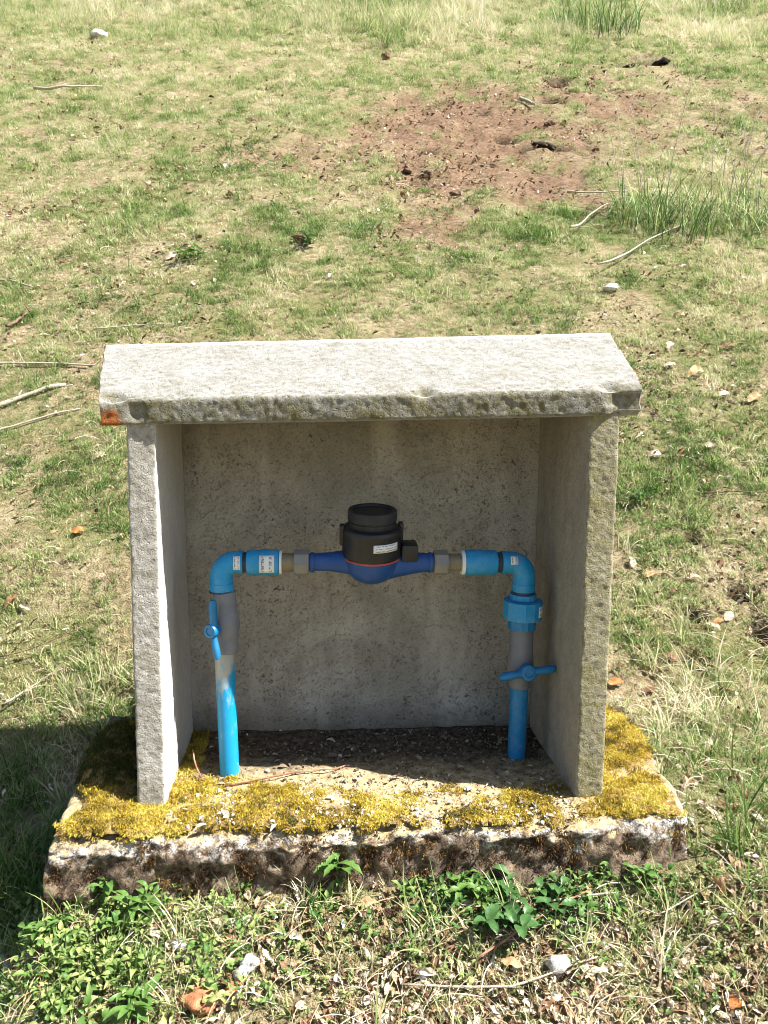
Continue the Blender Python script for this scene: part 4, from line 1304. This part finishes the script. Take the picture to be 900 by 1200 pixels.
def moss():
    # bed
    gx = np.arange(-0.50, 0.43, 0.005); gy = np.arange(-0.10, 0.335, 0.005)
    GX, GY = np.meshgrid(gx, gy)
    cv, hh = cushion(GX, GY)
    Z = base_top(GX, GY) + hh - 0.0035
    n, m = GX.shape
    idm = np.arange(n * m).reshape(n, m)
    ok = (cv > 0.08) | (hh > 0.004)
    fm = ok[:-1, :-1] & ok[:-1, 1:] & ok[1:, 1:] & ok[1:, :-1]
    F = np.stack([idm[:-1, :-1], idm[:-1, 1:], idm[1:, 1:], idm[1:, :-1]], -1)[fm]
    used = np.unique(F)
    mapi = -np.ones(n * m, int); mapi[used] = np.arange(len(used))
    V = np.stack([GX, GY, Z], -1).reshape(-1, 3)[used]
    bed = mesh('moss_bed', V, mapi[F], plain('moss_bed_earth', [(0.3, (0.07, 0.05, 0.02)), (0.5, (0.22, 0.14, 0.045)), (0.7, (0.38, 0.27, 0.10))], 130, 0.95, 0, 1.0, None, 0.006))
    bed['kind'] = 'stuff'
    tv = [tuft(501, 16, 0.0046, 0.0060, 0.0010, 0.8, MT['moss'], 2), tuft(502, 16, 0.0062, 0.0065, 0.0009, 0.6, MT['moss'], 2), tuft(503, 18, 0.0038, 0.0070, 0.0011, 1.0, MT['moss'], 2)]
    N = 150000
    x = rng.uniform(-0.50, 0.43, N); y = rng.uniform(-0.10, 0.335, N)
    cv, hh = cushion(x, y)
    fine_ = fbm(x * 90, y * 90, 0, 2, 89)
    keep = (rng.random(N) < np.clip(cv * 1.1 + (hh > 0.012) * 0.8, 0, 1) * np.clip(0.46 + 1.0 * fine_, 0.08, 1))
    x, y, cv, hh = x[keep], y[keep], cv[keep], hh[keep]
    z = base_top(x, y) + hh - 0.002
    g = fbm(x * 11, y * 11, 0, 3, 84); g2 = fbm(x * 60, y * 60, 0, 3, 85)
    tint = 0.60 + 0.36 * g + 0.65 * g2 + rng.normal(0, 0.12, len(x))
    # cushion tinted darker and greener, painting in the shade of the panel
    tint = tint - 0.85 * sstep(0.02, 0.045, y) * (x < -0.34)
    tint = np.clip(tint, 0.0, 1)
    rot = np.stack([rng.normal(0, 0.4, len(x)), rng.normal(0, 0.4, len(x)), rng.uniform(0, 6.283, len(x))], 1)
    scatter('moss', np.stack([x, y, z], 1), rot, rng.uniform(0.6, 1.35, len(x)), rng.integers(0, 3, len(x)), tint, tv)
    # rusty brown growth down the slab's front face
    tv2 = [tuft(511, 18, 0.0055, 0.007, 0.0016, 1.1, MT['moss_dark'], 2), tuft(512, 18, 0.007, 0.007, 0.0014, 1.3, MT['moss_dark'], 2)]
    N = 5200
    x = rng.uniform(-0.43, 0.398, N); zz = rng.uniform(-0.10, -0.008, N)
    n1 = fbm(x * 10, zz * 14, 2, 4, 86)
    d = -zz + tilt(x)
    cvr = sstep(0.010, 0.040, d + 0.02 * n1) * np.clip(0.22 + 1.1 * n1 + 0.55 * sstep(-0.2, 0.1, x), 0, 1) * np.clip(0.35 + 1.3 * fbm(x * 40, zz * 40, 0, 2, 87) + 0.4, 0, 1)
    keep = rng.random(N) < cvr
    x, zz = x[keep], zz[keep]
    yy = np.interp(x, [-0.435, 0.39], [-0.084, -0.050]) - 0.010 * fbm(x * 9, zz * 12, 3.0, 3, 21) + 0.001
    tint = np.clip(0.34 + 0.5 * fbm(x * 18, zz * 18, 0, 3, 88) + 0.25 * (zz > -0.03) + rng.normal(0, 0.13, len(x)), 0, 1)
    rot = np.stack([1.35 + rng.normal(0, 0.3, len(x)), rng.normal(0, 0.3, len(x)), rng.normal(0, 0.5, len(x))], 1)
    scatter('brown_moss', np.stack([x, yy, zz], 1), rot, rng.uniform(0.6, 1.3, len(x)), rng.integers(0, 2, len(x)), tint, tv2)

def grit():
    vs = []
    for sd in range(3):
        bm = bmesh.new()
        bmesh.ops.create_icosphere(bm, subdivisions=1, radius=1.0)
        r = np.random.default_rng(600 + sd)
        V = [tuple(np.array(v.co[:]) * r.uniform(0.6, 1.15) * np.array([1, 0.8, 0.55]) * 0.0035) for v in bm.verts]
        F = [tuple(v.index for v in f.verts) for f in bm.faces]
        bm.free()
        vs.append(attr_mesh(V, F, [0.5] * len(V), [0.4] * len(V), MT['grit'], 'grit_mesh', False))
    V, F = leaf_pts(0.016, 0.008, 0.1, 0.4, 0)
    vs.append(attr_mesh(V, F, [0.8] * len(V), [0.4] * len(V), MT['grit'], 'crumb_mesh', False))
    N = 4200
    y = rng.uniform(-0.06, 0.240, N); x = rng.uniform(-0.32, 0.26, N)
    m = (x > -0.292 - 0.09 * y) & (x < 0.255 - 0.05 * y)
    x, y = x[m], y[m]
    t = np.clip(0.40 + 0.38 * sstep(0.10, 0.0, y) + rng.normal(0, 0.22, len(x)), 0, 1)
    rot = rng.uniform(0, 6.28, (len(x), 3))
    i = rng.choice(4, len(x), p=[.3, .3, .3, .1])
    rot[i == 3, :2] *= 0.08
    s = np.exp(rng.normal(-0.85, 0.45, len(x)))
    scatter('grit', np.stack([x, y, base_top(x, y) + 0.0005 + 0.0035 * (i == 3)], 1), rot, np.clip(s, 0.18, 1.2), i, t, vs)

grass_field()
tall_grass()
leaf_litter()
ground_cover()
moss()
grit()

# ================================================================ separate things lying and growing about
def gz(x, y):
    return float(height(np.array([x]), np.array([y]))[0])

def gnormal(x, y):
    e = 0.03
    zx = (height(x + e, y, False) - height(x - e, y, False)) / (2 * e)
    zy = (height(x, y + e, False) - height(x, y - e, False)) / (2 * e)
    return Vector((-float(zx), -float(zy), 1)).normalized()

def dry_leaf(u, v, L, Wd, mat, yaw, label, curl=0.14, fold=0.4, lift=0.012, seed=0, rollx=0.0, pitch=0.12):
    x, y = spot(u, v)
    L *= 0.85; Wd *= 0.85; curl *= 0.7; lift *= 0.75
    r = np.random.default_rng(700 + seed)
    V, F = leaf_pts(L, Wd, curl, fold, 0, n=9)
    V = np.array(V)
    V[:, 0] -= L / 2
    V[:, 2] += 0.06 * L * fbm(V[:, 0] * 60 + seed, V[:, 1] * 60, 0, 2, seed)
    V[:, 1] *= 1 + 0.45 * vnoise(V[:, 0] * 260 + seed * 3, np.sign(V[:, 1]) * 5.0, 3, seed)
    V[:, 2] += 0.10 * Wd * vnoise(V[:, 0] * 170 + seed, V[:, 1] * 170, 1, seed + 1)
    q = gnormal(x, y).to_track_quat('Z', 'Y').to_matrix() @ Euler((rollx, -pitch, yaw)).to_matrix()
    V = [tuple(q @ Vector(p)) for p in V]
    o = mesh('dry_leaf', V, F, MT[mat])
    o.location = (x, y, gz(x, y) + lift)
    stalk, sf = sweep([q @ Vector((-L / 2 - L * 0.22, 0, 0.05 * L)), q @ Vector((-L / 2 - L * 0.1, 0, 0.03 * L)), q @ Vector((-L / 2, 0, 0)), q @ Vector((L * 0.3, 0, curl * L * 0.9 - 0.0006))], [0.0009, 0.0009, 0.0008, 0.0004], 6)
    s = mesh('stalk', stalk, sf, MT['twig_dark'], o)
    return tag(o, label, 'leaf', 'larger dry leaves lying in the grass')

D = dry_leaf
D(92, 627, .040, .024, 'leaf_orange', 0.3, 'orange-brown curled leaf lying in the turf beside the panel in full sun', seed=1)
D(14, 708, .045, .022, 'leaf_brown', 1.0, 'dark brown leaf with a pale edge low in the sparse turf', seed=2)
D(30, 716, .038, .016, 'leaf_pale', -0.5, 'small pale leaf touching the dark brown one in the turf', seed=3, fold=.7)
D(815, 443, .075, .045, 'leaf_tan', 0.4, 'biggest tan leaf, crumpled, on the grass past the cap', seed=4, curl=.2, fold=.6)
D(846, 468, .055, .028, 'leaf_pale', 0.1, 'flat whitish leaf just below the crumpled tan leaf', seed=5)
D(884, 473, .070, .030, 'leaf_tan', 0.5, 'long tan leaf curling beside the whitish flat one', seed=6, fold=.8)
D(768, 537, .044, .026, 'leaf_pale', 0.2, 'pale lacy leaf at the foot of the upper panel in bright grass', seed=7, fold=.6)
D(796, 535, .048, .022, 'leaf_brown', 0.8, 'dark brown folded leaf next to the pale lacy leaf', seed=8, fold=1.0, rollx=.6)
D(778, 568, .034, .016, 'leaf_brown', -0.8, 'little brown leaf on end below the dark folded leaf', seed=9, rollx=.9)
D(830, 528, .040, .030, 'leaf_pale', -0.3, 'whitish leaf over a green tuft further down the slope', seed=10)
D(785, 410, .060, .030, 'leaf_pale', 0.9, 'pale leaf standing half folded in dry turf beyond the cap', seed=11, fold=.9)
D(852, 408, .070, .040, 'leaf_brown', 0.2, 'dark leaf shaded underneath near the pale half folded leaf', seed=12, rollx=.5)
D(785, 432, .055, .022, 'leaf_pale', 0.0, 'thin pale leaf beside the cap end on short grass', seed=13)
D(853, 726, .036, .018, 'leaf_pale', 0.7, 'bright white leaf tilted up in the brown hollow', seed=14, rollx=.4)
D(836, 738, .034, .018, 'leaf_pale', -0.9, 'white leaf pair partner lying under the tilted white leaf', seed=15)
D(843, 732, .024, .014, 'leaf_orange', 0.1, 'small orange leaf wedged between the two white leaves', seed=16)
D(812, 765, .055, .034, 'leaf_brown', 1.3, 'large brown leaf standing upright in the straw', seed=17, rollx=1.1, fold=.5, lift=.022)
D(786, 776, .040, .022, 'leaf_brown', 2.6, 'chestnut brown leaf lying at the foot of the upright leaf', seed=18)
D(762, 680, .042, .022, 'leaf_tan', 0.2, 'tan leaf with a dark curled end in the worn turf', seed=19, fold=.8)
D(812, 682, .040, .016, 'leaf_pale', 0.1, 'slim beige leaf on the worn turf by the tan leaf', seed=20)
D(740, 664, .034, .022, 'leaf_pale', 1.4, 'pale torn leaf against the outer side of the panel', seed=21, rollx=.3)
D(843, 665, .030, .020, 'leaf_brown', 0.6, 'round brown leaf with a hole of shade beneath it', seed=22, rollx=.5)
D(722, 808, .034, .018, 'leaf_orange', 0.1, 'russet leaf lying where the moss meets the panel foot', seed=23)
D(762, 815, .026, .014, 'leaf_brown', 0.4, 'maroon leaf scrap in the grass above the straw heap', seed=24)
D(430, 1068, .034, .013, 'leaf_tan', 0.15, 'beige leaf lying flat in front of the slab by the jagged plant', seed=25)
D(345, 1108, .032, .013, 'leaf_pale', -0.2, 'pale curled leaf among the small weeds before the slab', seed=26, fold=.7)
D(182, 1102, .026, .012, 'leaf_pale', -0.7, 'white narrow leaf scrap in the green ground cover', seed=27)
D(842, 1050, .040, .010, 'leaf_tan', -1.0, 'long tan husk lying aslant off the slab corner', seed=28, fold=1.1)
D(836, 1092, .020, .013, 'leaf_pale', 0.4, 'small white leaf below the tan husk', seed=29)
D(500, 1150, .030, .012, 'leaf_pale', 0.0, 'whitish crumpled leaf beside the pale stone in the debris', seed=30, fold=.8)
D(600, 1140, .032, .012, 'leaf_tan', -0.3, 'light brown leaf over the dry debris below the leafy vine', seed=31)
D(862, 1188, .018, .014, 'leaf_orange', 0.5, 'orange leaf near the bottom edge in green grass', seed=32, fold=.8)
D(640, 1188, .026, .010, 'leaf_brown', 0.7, 'dark narrow leaf among straws at the bottom of the scene', seed=33)
D(270, 1110, .024, .010, 'leaf_brown', 0.3, 'brown leaf half hidden under the small weeds', seed=34)
D(700, 1150, .030, .011, 'leaf_pale', 0.2, 'pale leaf lying along a straw in the dry debris', seed=35)
D(118, 540, .050, .030, 'leaf_pale', 0.3, 'bleached leaf cluster piece in turf beside the panel top', seed=36, fold=.6)
D(200, 303, .060, .030, 'leaf_pale', 0.8, 'pale leaf standing in the green patch behind the cap', seed=37, rollx=.5)
D(75, 312, .060, .026, 'leaf_brown', 0.2, 'dark leaf lying in turf behind the thin bent twig', seed=38)

def twig(pts, r0, r1, mat, label, lift=0.008, side=(), seed=0, cat='twig', group='twigs lying on the grass', name='twig'):
    P = [np.array(spot(*q)) for q in pts]
    out = []
    n = 5
    for i in range(len(P) - 1):
        for t in np.linspace(0, 1, n, endpoint=False):
            out.append(P[i] * (1 - t) + P[i + 1] * t)
    out.append(P[-1])
    out = np.array(out)
    zz = np.array([gz(a, b) for a, b in out])
    zz = np.convolve(np.pad(zz, 3, mode='edge'), np.ones(7) / 7, mode='valid') + lift
    o0 = np.array([out[0, 0], out[0, 1], zz[0]])
    k = len(out)
    pp = [np.array([out[i, 0] + 0.25 * r0 * float(vnoise(i * 0.9, seed, 0, 3)) * 2, out[i, 1], zz[i] + r0 * 0.4 * float(vnoise(i * 1.1, seed + 5, 0, 4))]) - o0 for i in range(k)]
    rad = [r0 + (r1 - r0) * i / (k - 1) for i in range(k)]
    rad = [q * (1 + 0.18 * float(vnoise(i * 1.7, seed, 2, 5))) for i, q in enumerate(rad)]
    V, F = sweep(pp, rad, 9)
    o = mesh(name, V, F, MT[mat])
    o.location = o0
    for (at, du, L) in side:
        i = int(at * (k - 1))
        b = Vector(pp[i])
        sv, sf = sweep([b, b + Vector((du * L * 0.4, 0.1 * L, 0.45 * L)), b + Vector((du * L * 0.8, 0.25 * L, 0.85 * L))], [rad[i] * 0.6, rad[i] * 0.45, rad[i] * 0.2], 6)
        mesh('side_shoot', sv, sf, MT[mat], o)
    return tag(o, label, cat, group)

twig([(-30, 492), (20, 473), (76, 453)], .0085, .0055, 'stick', 'thick bleached stick lying on the grass beside the cap', .014, ((.55, .5, .03),), 1)
twig([(-20, 432), (60, 430), (112, 434)], .0050, .0025, 'stick', 'thin pale stick with a dark clump beneath, above the thick stick', .014, ((.3, -.6, .05), (.7, .5, .04)), 2)
twig([(-20, 515), (40, 497), (95, 481)], .0035, .0018, 'stick', 'slender grey stick running below the thick bleached stick', .012, (), 3)
twig([(-10, 332), (20, 334), (40, 345)], .0050, .0022, 'stick', 'short bent twig in the turf well above the sticks', .016, (), 4)
twig([(112, 397), (160, 390), (205, 391)], .0026, .0012, 'stick', 'fine arched stalk just behind the cap edge', .030, (), 5)
twig([(8, 393), (25, 380), (38, 368)], .0060, .0030, 'twig_dark', 'dark twig poking up from a tuft above the thin pale stick', .02, ((.5, .5, .06),), 6)
twig([(826, 584), (860, 581), (905, 583)], .0024, .0012, 'twig_dark', 'thin dark twig on the grass down from the pale leaves', .010, (), 7)
twig([(0, 790), (55, 772), (104, 746)], .0016, .0009, 'twig_dark', 'wiry dark stem with a tiny bud over the turf beside the panel', .030, (), 8)
twig([(5, 842), (50, 806), (75, 795)], .0022, .0012, 'stick', 'long pale bent stalk in the turf near the shaded moss', .020, (), 9)
twig([(6, 1138), (14, 1160), (24, 1178)], .0055, .0040, 'stick', 'chunky bleached stick piece in the green ground cover', .008, (), 10)
twig([(470, 1168), (600, 1172), (700, 1135)], .0014, .0010, 'stick', 'long straight straw stalk across the debris before the slab', .014, (), 11)
twig([(640, 1075), (720, 1060), (770, 1095), (835, 1050)], .0012, .0008, 'stick', 'zigzag dry stalk by the slab corner', .018, (), 12)
twig([(560, 1145), (610, 1110), (690, 1060)], .0014, .0009, 'twig_red', 'brown stem leaning over the leafy vine patch', .022, (), 13)
twig([(40, 110), (75, 112), (120, 104)], .010, .004, 'stick', 'pale thin branch lying beside the white lump far up the slope', .04, (), 14)
twig([(668, 286), (690, 268), (716, 244)], .0050, .0025, 'stick', 'bleached stalk leaning against the big green grass tuft', .05, (), 15)
twig([(664, 241), (700, 243), (735, 243)], .0045, .0020, 'stick', 'straight pale straw lying level before the grass tuft', .07, (), 16)
twig([(700, 330), (760, 290), (830, 256)], .0045, .0020, 'stick', 'long pale straw crossing the turf below the grass tuft', .03, (), 17)
twig([(610, 118), (620, 123), (626, 128)], .012, .008, 'stick', 'short stick lying on the bare soil patch', .03, (), 18)

def floor_twig(pts, r0, r1, mat, label, seed):
    o0 = np.array(pts[0])
    V, F = sweep([np.array(p) - o0 for p in pts], list(np.linspace(r0, r1, len(pts))), 8)
    o = mesh('twig', V, F, MT[mat]); o.location = o0
    return tag(o, label, 'twig', 'twigs lying in the concrete box')
floor_twig([(-0.262, 0.055, 0.004), (-0.275, 0.075, 0.012), (-0.281, 0.085, 0.020), (-0.286, 0.098, 0.030)], .0016, .0010, 'twig_red', 'short reddish twig sticking up by the pipe foot inside the box', 1)
floor_twig([(-0.228, 0.045, -0.001), (-0.18, 0.060, 0.003), (-0.13, 0.080, 0.004), (-0.07, 0.094, 0.003), (-0.05, 0.11, 0.003)], .0016, .0010, 'twig_red', 'long brown twig lying across the floor of the box', 2)
floor_twig([(-0.206, 0.070, 0.0), (-0.208, 0.066, 0.014), (-0.213, 0.064, 0.026)], .0008, .0005, 'stick', 'pale sprig standing against the upright lever pipe', 3)

def rock(u, v, size, mat, label, seed, sink=0.3, cat='stone', name='stone', group=None):
    x, y = spot(u, v)
    o = lump(name, (0, 0, 0), size, MT[mat], None, seed, 0.45 if cat == 'stone' else 0.95, 3)
    o.location = (x, y, gz(x, y) + size[2] * (1 - sink))
    o.rotation_euler = (0.3, 0.1, seed * 1.3)
    return tag(o, label, cat, group)
rock(653, 1142, (.014, .013, .012), 'stone_white', 'pale chalky stone in the dry debris before the slab', 11)
rock(292, 1136, (.013, .011, .010), 'stone_lichen', 'grey stone speckled with lichen among the weeds', 12)
rock(282, 1146, (.009, .009, .008), 'stone_white', 'small white pebble beside the lichened stone', 13)
rock(236, 1180, (.017, .014, .012), 'clod_red', 'lump of brick red earth among the weeds', 14, cat='clod', name='earth_clod')
rock(276, 1162, (.009, .008, .007), 'clod_red', 'small reddish crumb beside the brick red lump', 15, cat='clod', name='earth_clod')
rock(497, 1148, (.008, .008, .006), 'stone_white', 'white pebble lying near the crumpled leaf', 16)
rock(716, 342, (.030, .022, .018), 'stone_white', 'bright white stone on the turf behind the cap', 17)
rock(116, 46, (.09, .07, .045), 'stone_white', 'pale rock by the tall grass far up the slope', 18)
rock(210, 1112, (.010, .007, .007), 'stone_white', 'tiny pale stone in the leafy ground cover', 19)
for i, (u, v, s, lb) in enumerate(((478, 192, .05, 'dark clod at the low rim of the bare soil patch'), (500, 200, .04, 'flat dark clod next to the rim clod of the soil patch'), (452, 70, .06, 'brown clod alone in the grass above the soil patch'), (535, 224, .05, 'dark crumbled clod below the soil patch by the green strip'),
                                   (355, 284, .05, 'dark clump of earth in the turf behind the cap'), (272, 230, .04, 'dark clod in pale turf off the soil patch'), (608, 20, .05, 'dark clod under the tall grass'), (645, 142, .05, 'round clod in the middle of the soil patch'), (690, 100, .06, 'clod by the burrow on the soil patch'), (297, 143, .05, 'grey crumbled clod among pale grass, upslope'))):
    rock(u, v, (s * .75, s * .55, s * .42), 'clod', lb, 30 + i, 0.5, 'clod', 'earth_clod', 'earth clods on the slope')

MT['burrow_shade'] = plain('burrow_shade_earth', [(0.3, (0.010, 0.007, 0.005)), (0.55, (0.028, 0.019, 0.013)), (0.75, (0.075, 0.050, 0.033))], 40, 0.95, 0, 1.0, None, 0.008)  # black colour on added earth lumps stands for the burrow's shade
for i, (u, v, sx, lb) in enumerate(((732, 73, .085, 'small earth lump painted black as shade at the low end of the burrow'), (754, 70, .13, 'biggest earth lump painted black as shade at the burrow'), (775, 68, .09, 'flat earth lump painted black as shade at the high end of the burrow'), (640, 165, .07, 'earth lump painted black as shade at the foot of the bare patch'))):
    rock(u, v, (sx, sx * .6, sx * .42), 'burrow_shade', lb, 60 + i, 0.35, 'clod', 'earth_clod', 'earth lumps painted black as shade by the burrow')

# ---- plants that stand out
def leafy_plant(u, v, stems, leaf_len, leaf_w, mat, label, seed, height_=0.05, jag=False, spread=0.03, per=6):
    x, y = spot(u, v)
    root = empty('weed_plant', (x, y, gz(x, y)), label, 'plant')
    r = np.random.default_rng(900 + seed)
    for s in range(stems):
        a = r.uniform(0, 6.28)
        tipv = np.array([math.cos(a) * spread * r.uniform(0.3, 1), math.sin(a) * spread * r.uniform(0.3, 1) - 0.012, height_ * r.uniform(0.6, 1.1)])
        b = np.array([r.normal(0, 0.006), r.normal(0, 0.006), -0.004])
        pts = [b, b * 0.6 + tipv * 0.4 + np.array([0, 0, 0.006]), tipv]
        V, F = sweep(pts, [0.0011, 0.0009, 0.0006], 6)
        mesh('stem', V, F, MT[mat], root)
        for q in range(per):
            t = 0.30 + 0.70 * q / max(1, per - 1)
            base = b * (1 - t) + tipv * t
            yaw = a + q * 2.4 + r.normal(0, 0.3)
            L = leaf_len * r.uniform(0.7, 1.15) * (0.75 + 0.35 * math.sin(t * 3.0))
            V, F = leaf_pts(L, leaf_w * L, 0.10, 0.35, 0, tuple(base), yaw, r.uniform(0.05, 0.65), n=8, tip=0.30, roll=r.normal(0, 0.25))
            V = np.array(V)
            if jag:
                for i in range(9):
                    k = 0.72 if i % 2 else 1.1
                    c = V[i * 5 + 2]
                    for e in (0, 4):
                        V[i * 5 + e] = c + (V[i * 5 + e] - c) * k
            mesh('leaf', V, F, MT[mat], root)
    return root
leafy_plant(398, 1035, 3, .030, .42, 'leaf_green', 'jagged bright green weed growing against the slab front', 1, .050, True, .02, 6)
leafy_plant(585, 1075, 6, .024, .62, 'leaf_green2', 'dark green round leaved vine patch along the slab front', 2, .034, False, .06, 7)
leafy_plant(640, 1068, 4, .018, .70, 'leaf_green2', 'smaller dark green vine sprig beside the big vine patch', 3, .028, False, .04, 6)
leafy_plant(548, 1052, 3, .018, .55, 'leaf_green', 'leafy sprig between the jagged weed and the vine patch', 4, .028, False, .03, 6)
leafy_plant(165, 1075, 4, .024, .40, 'leaf_green', 'bright leafy weed standing before the slab near its shaded end', 5, .040, False, .03, 7)
leafy_plant(128, 1055, 3, .022, .42, 'leaf_green', 'upright green weed nearest the shaded corner of the slab', 6, .036, False, .02, 6)
leafy_plant(160, 1178, 4, .026, .36, 'leaf_green', 'long leaved weed lowest in the ground cover', 7, .026, False, .025, 7)
leafy_plant(60, 1098, 4, .020, .48, 'leaf_green', 'broad leaved weed in the middle of the ground cover', 8, .030, False, .03, 6)
leafy_plant(755, 1030, 3, .016, .55, 'leaf_green', 'small yellowish green weed under the slab corner', 9, .030, False, .025, 6)
leafy_plant(698, 1030, 2, .020, .35, 'leaf_green', 'sprig with narrow leaves at the slab front near its corner', 10, .030, False, .02, 5)
leafy_plant(225, 308, 4, .060, .30, 'leaf_green', 'green weed rosette in the turf behind the cap', 11, .05, True, .08, 6)
leafy_plant(356, 290, 3, .05, .35, 'leaf_green2', 'dark green weed beside the earth clump behind the cap', 12, .05, False, .06, 5)
leafy_plant(745, 592, 3, .030, .28, 'leaf_green2', 'dark green rosette weed by the outer side of the panel', 13, .03, True, .04, 6)

def grass_clump(u, v, n, L, spread, width, lean, tint, label, seed, stems=0):
    x, y = spot(u, v)
    root = empty('grass_clump', (x, y, gz(x, y)), label, 'grass tuft')
    g = MT['clump%d' % int(tint * 100)] if ('clump%d' % int(tint * 100)) in MT else None
    if g is None:
        M = Mat('clump_blades_%s' % label.split()[0], 0.6, 0.25)
        f = M.math('ADD', M.math('MULTIPLY', M.attr('bl'), 0.62), M.math('ADD', M.math('MULTIPLY', M.attr('h'), 0.12), tint - 0.34), clamp=True)
        c = M.ramp(f, GRASS_STOPS)
        M.color(c); M.thin(0.3, c)
        g = M.m
        MT['clump%d' % int(tint * 100)] = g
    me = tuft(950 + seed, n, L, spread, width, lean, g, 5)
    me2 = link('blades', me, None, root)
    q = np.zeros(len(me.vertices) * 3); me.vertices.foreach_get('co', q); q = q.reshape(-1, 3)
    # follow the slope under the clump
    bx = q[:, 0] + x; by = q[:, 1] + y
    q[:, 2] += (height(bx, by, False) - height(np.array(x), np.array(y), False)) * np.clip(1 - q[:, 2] / L, 0.2, 1)
    me.vertices.foreach_set('co', q.ravel()); me.update()
    me2['kind'] = 'stuff'
    r = np.random.default_rng(seed)
    for k in range(stems):
        a = r.uniform(-spread, spread); h = L * r.uniform(1.2, 2.3); lx = r.normal(0, 0.30) * h; ly = r.normal(-0.05, 0.15) * h
        V, F = sweep([(a, 0, 0), (a + lx * 0.35, ly * 0.3, h * 0.5), (a + lx * 0.8, ly * 0.8, h * 0.9), (a + lx, ly, h)], [0.0020, 0.0016, 0.0012, 0.0007], 6)
        mesh('dry_stem', V, F, MT['stick'], root)
    return root
grass_clump(775, 262, 330, .25, .24, .0048, 1.25, .17, 'big dark green grass tuft with bleached stems beside the bare slope', 1, 9)
grass_clump(868, 262, 240, .25, .20, .0048, 1.3, .32, 'lighter grass tuft with dead stems next to the big dark one', 2, 12)
grass_clump(700, 30, 320, .34, .45, .008, 1.0, .20, 'green grass hummock high up the slope', 3, 4)
grass_clump(845, 6, 260, .30, .40, .008, 1.2, .62, 'straw coloured hummock above the burrow', 4, 4)
grass_clump(812, 838, 170, .075, .045, .0018, 1.75, .78, 'heap of pale dry straw beside the mossy slab', 5, 0)
grass_clump(352, 1040, 70, .055, .018, .0016, 0.9, .80, 'bundle of dead grass stalks leaning on the slab front', 6, 0)
grass_clump(20, 1010, 120, .085, .050, .0022, 1.1, .08, 'dark green long grass in the shade of the box', 7, 0)
grass_clump(430, 268, 160, .07, .12, .0035, 1.3, .06, 'fresh green patch of grass below the bare soil', 8, 0)
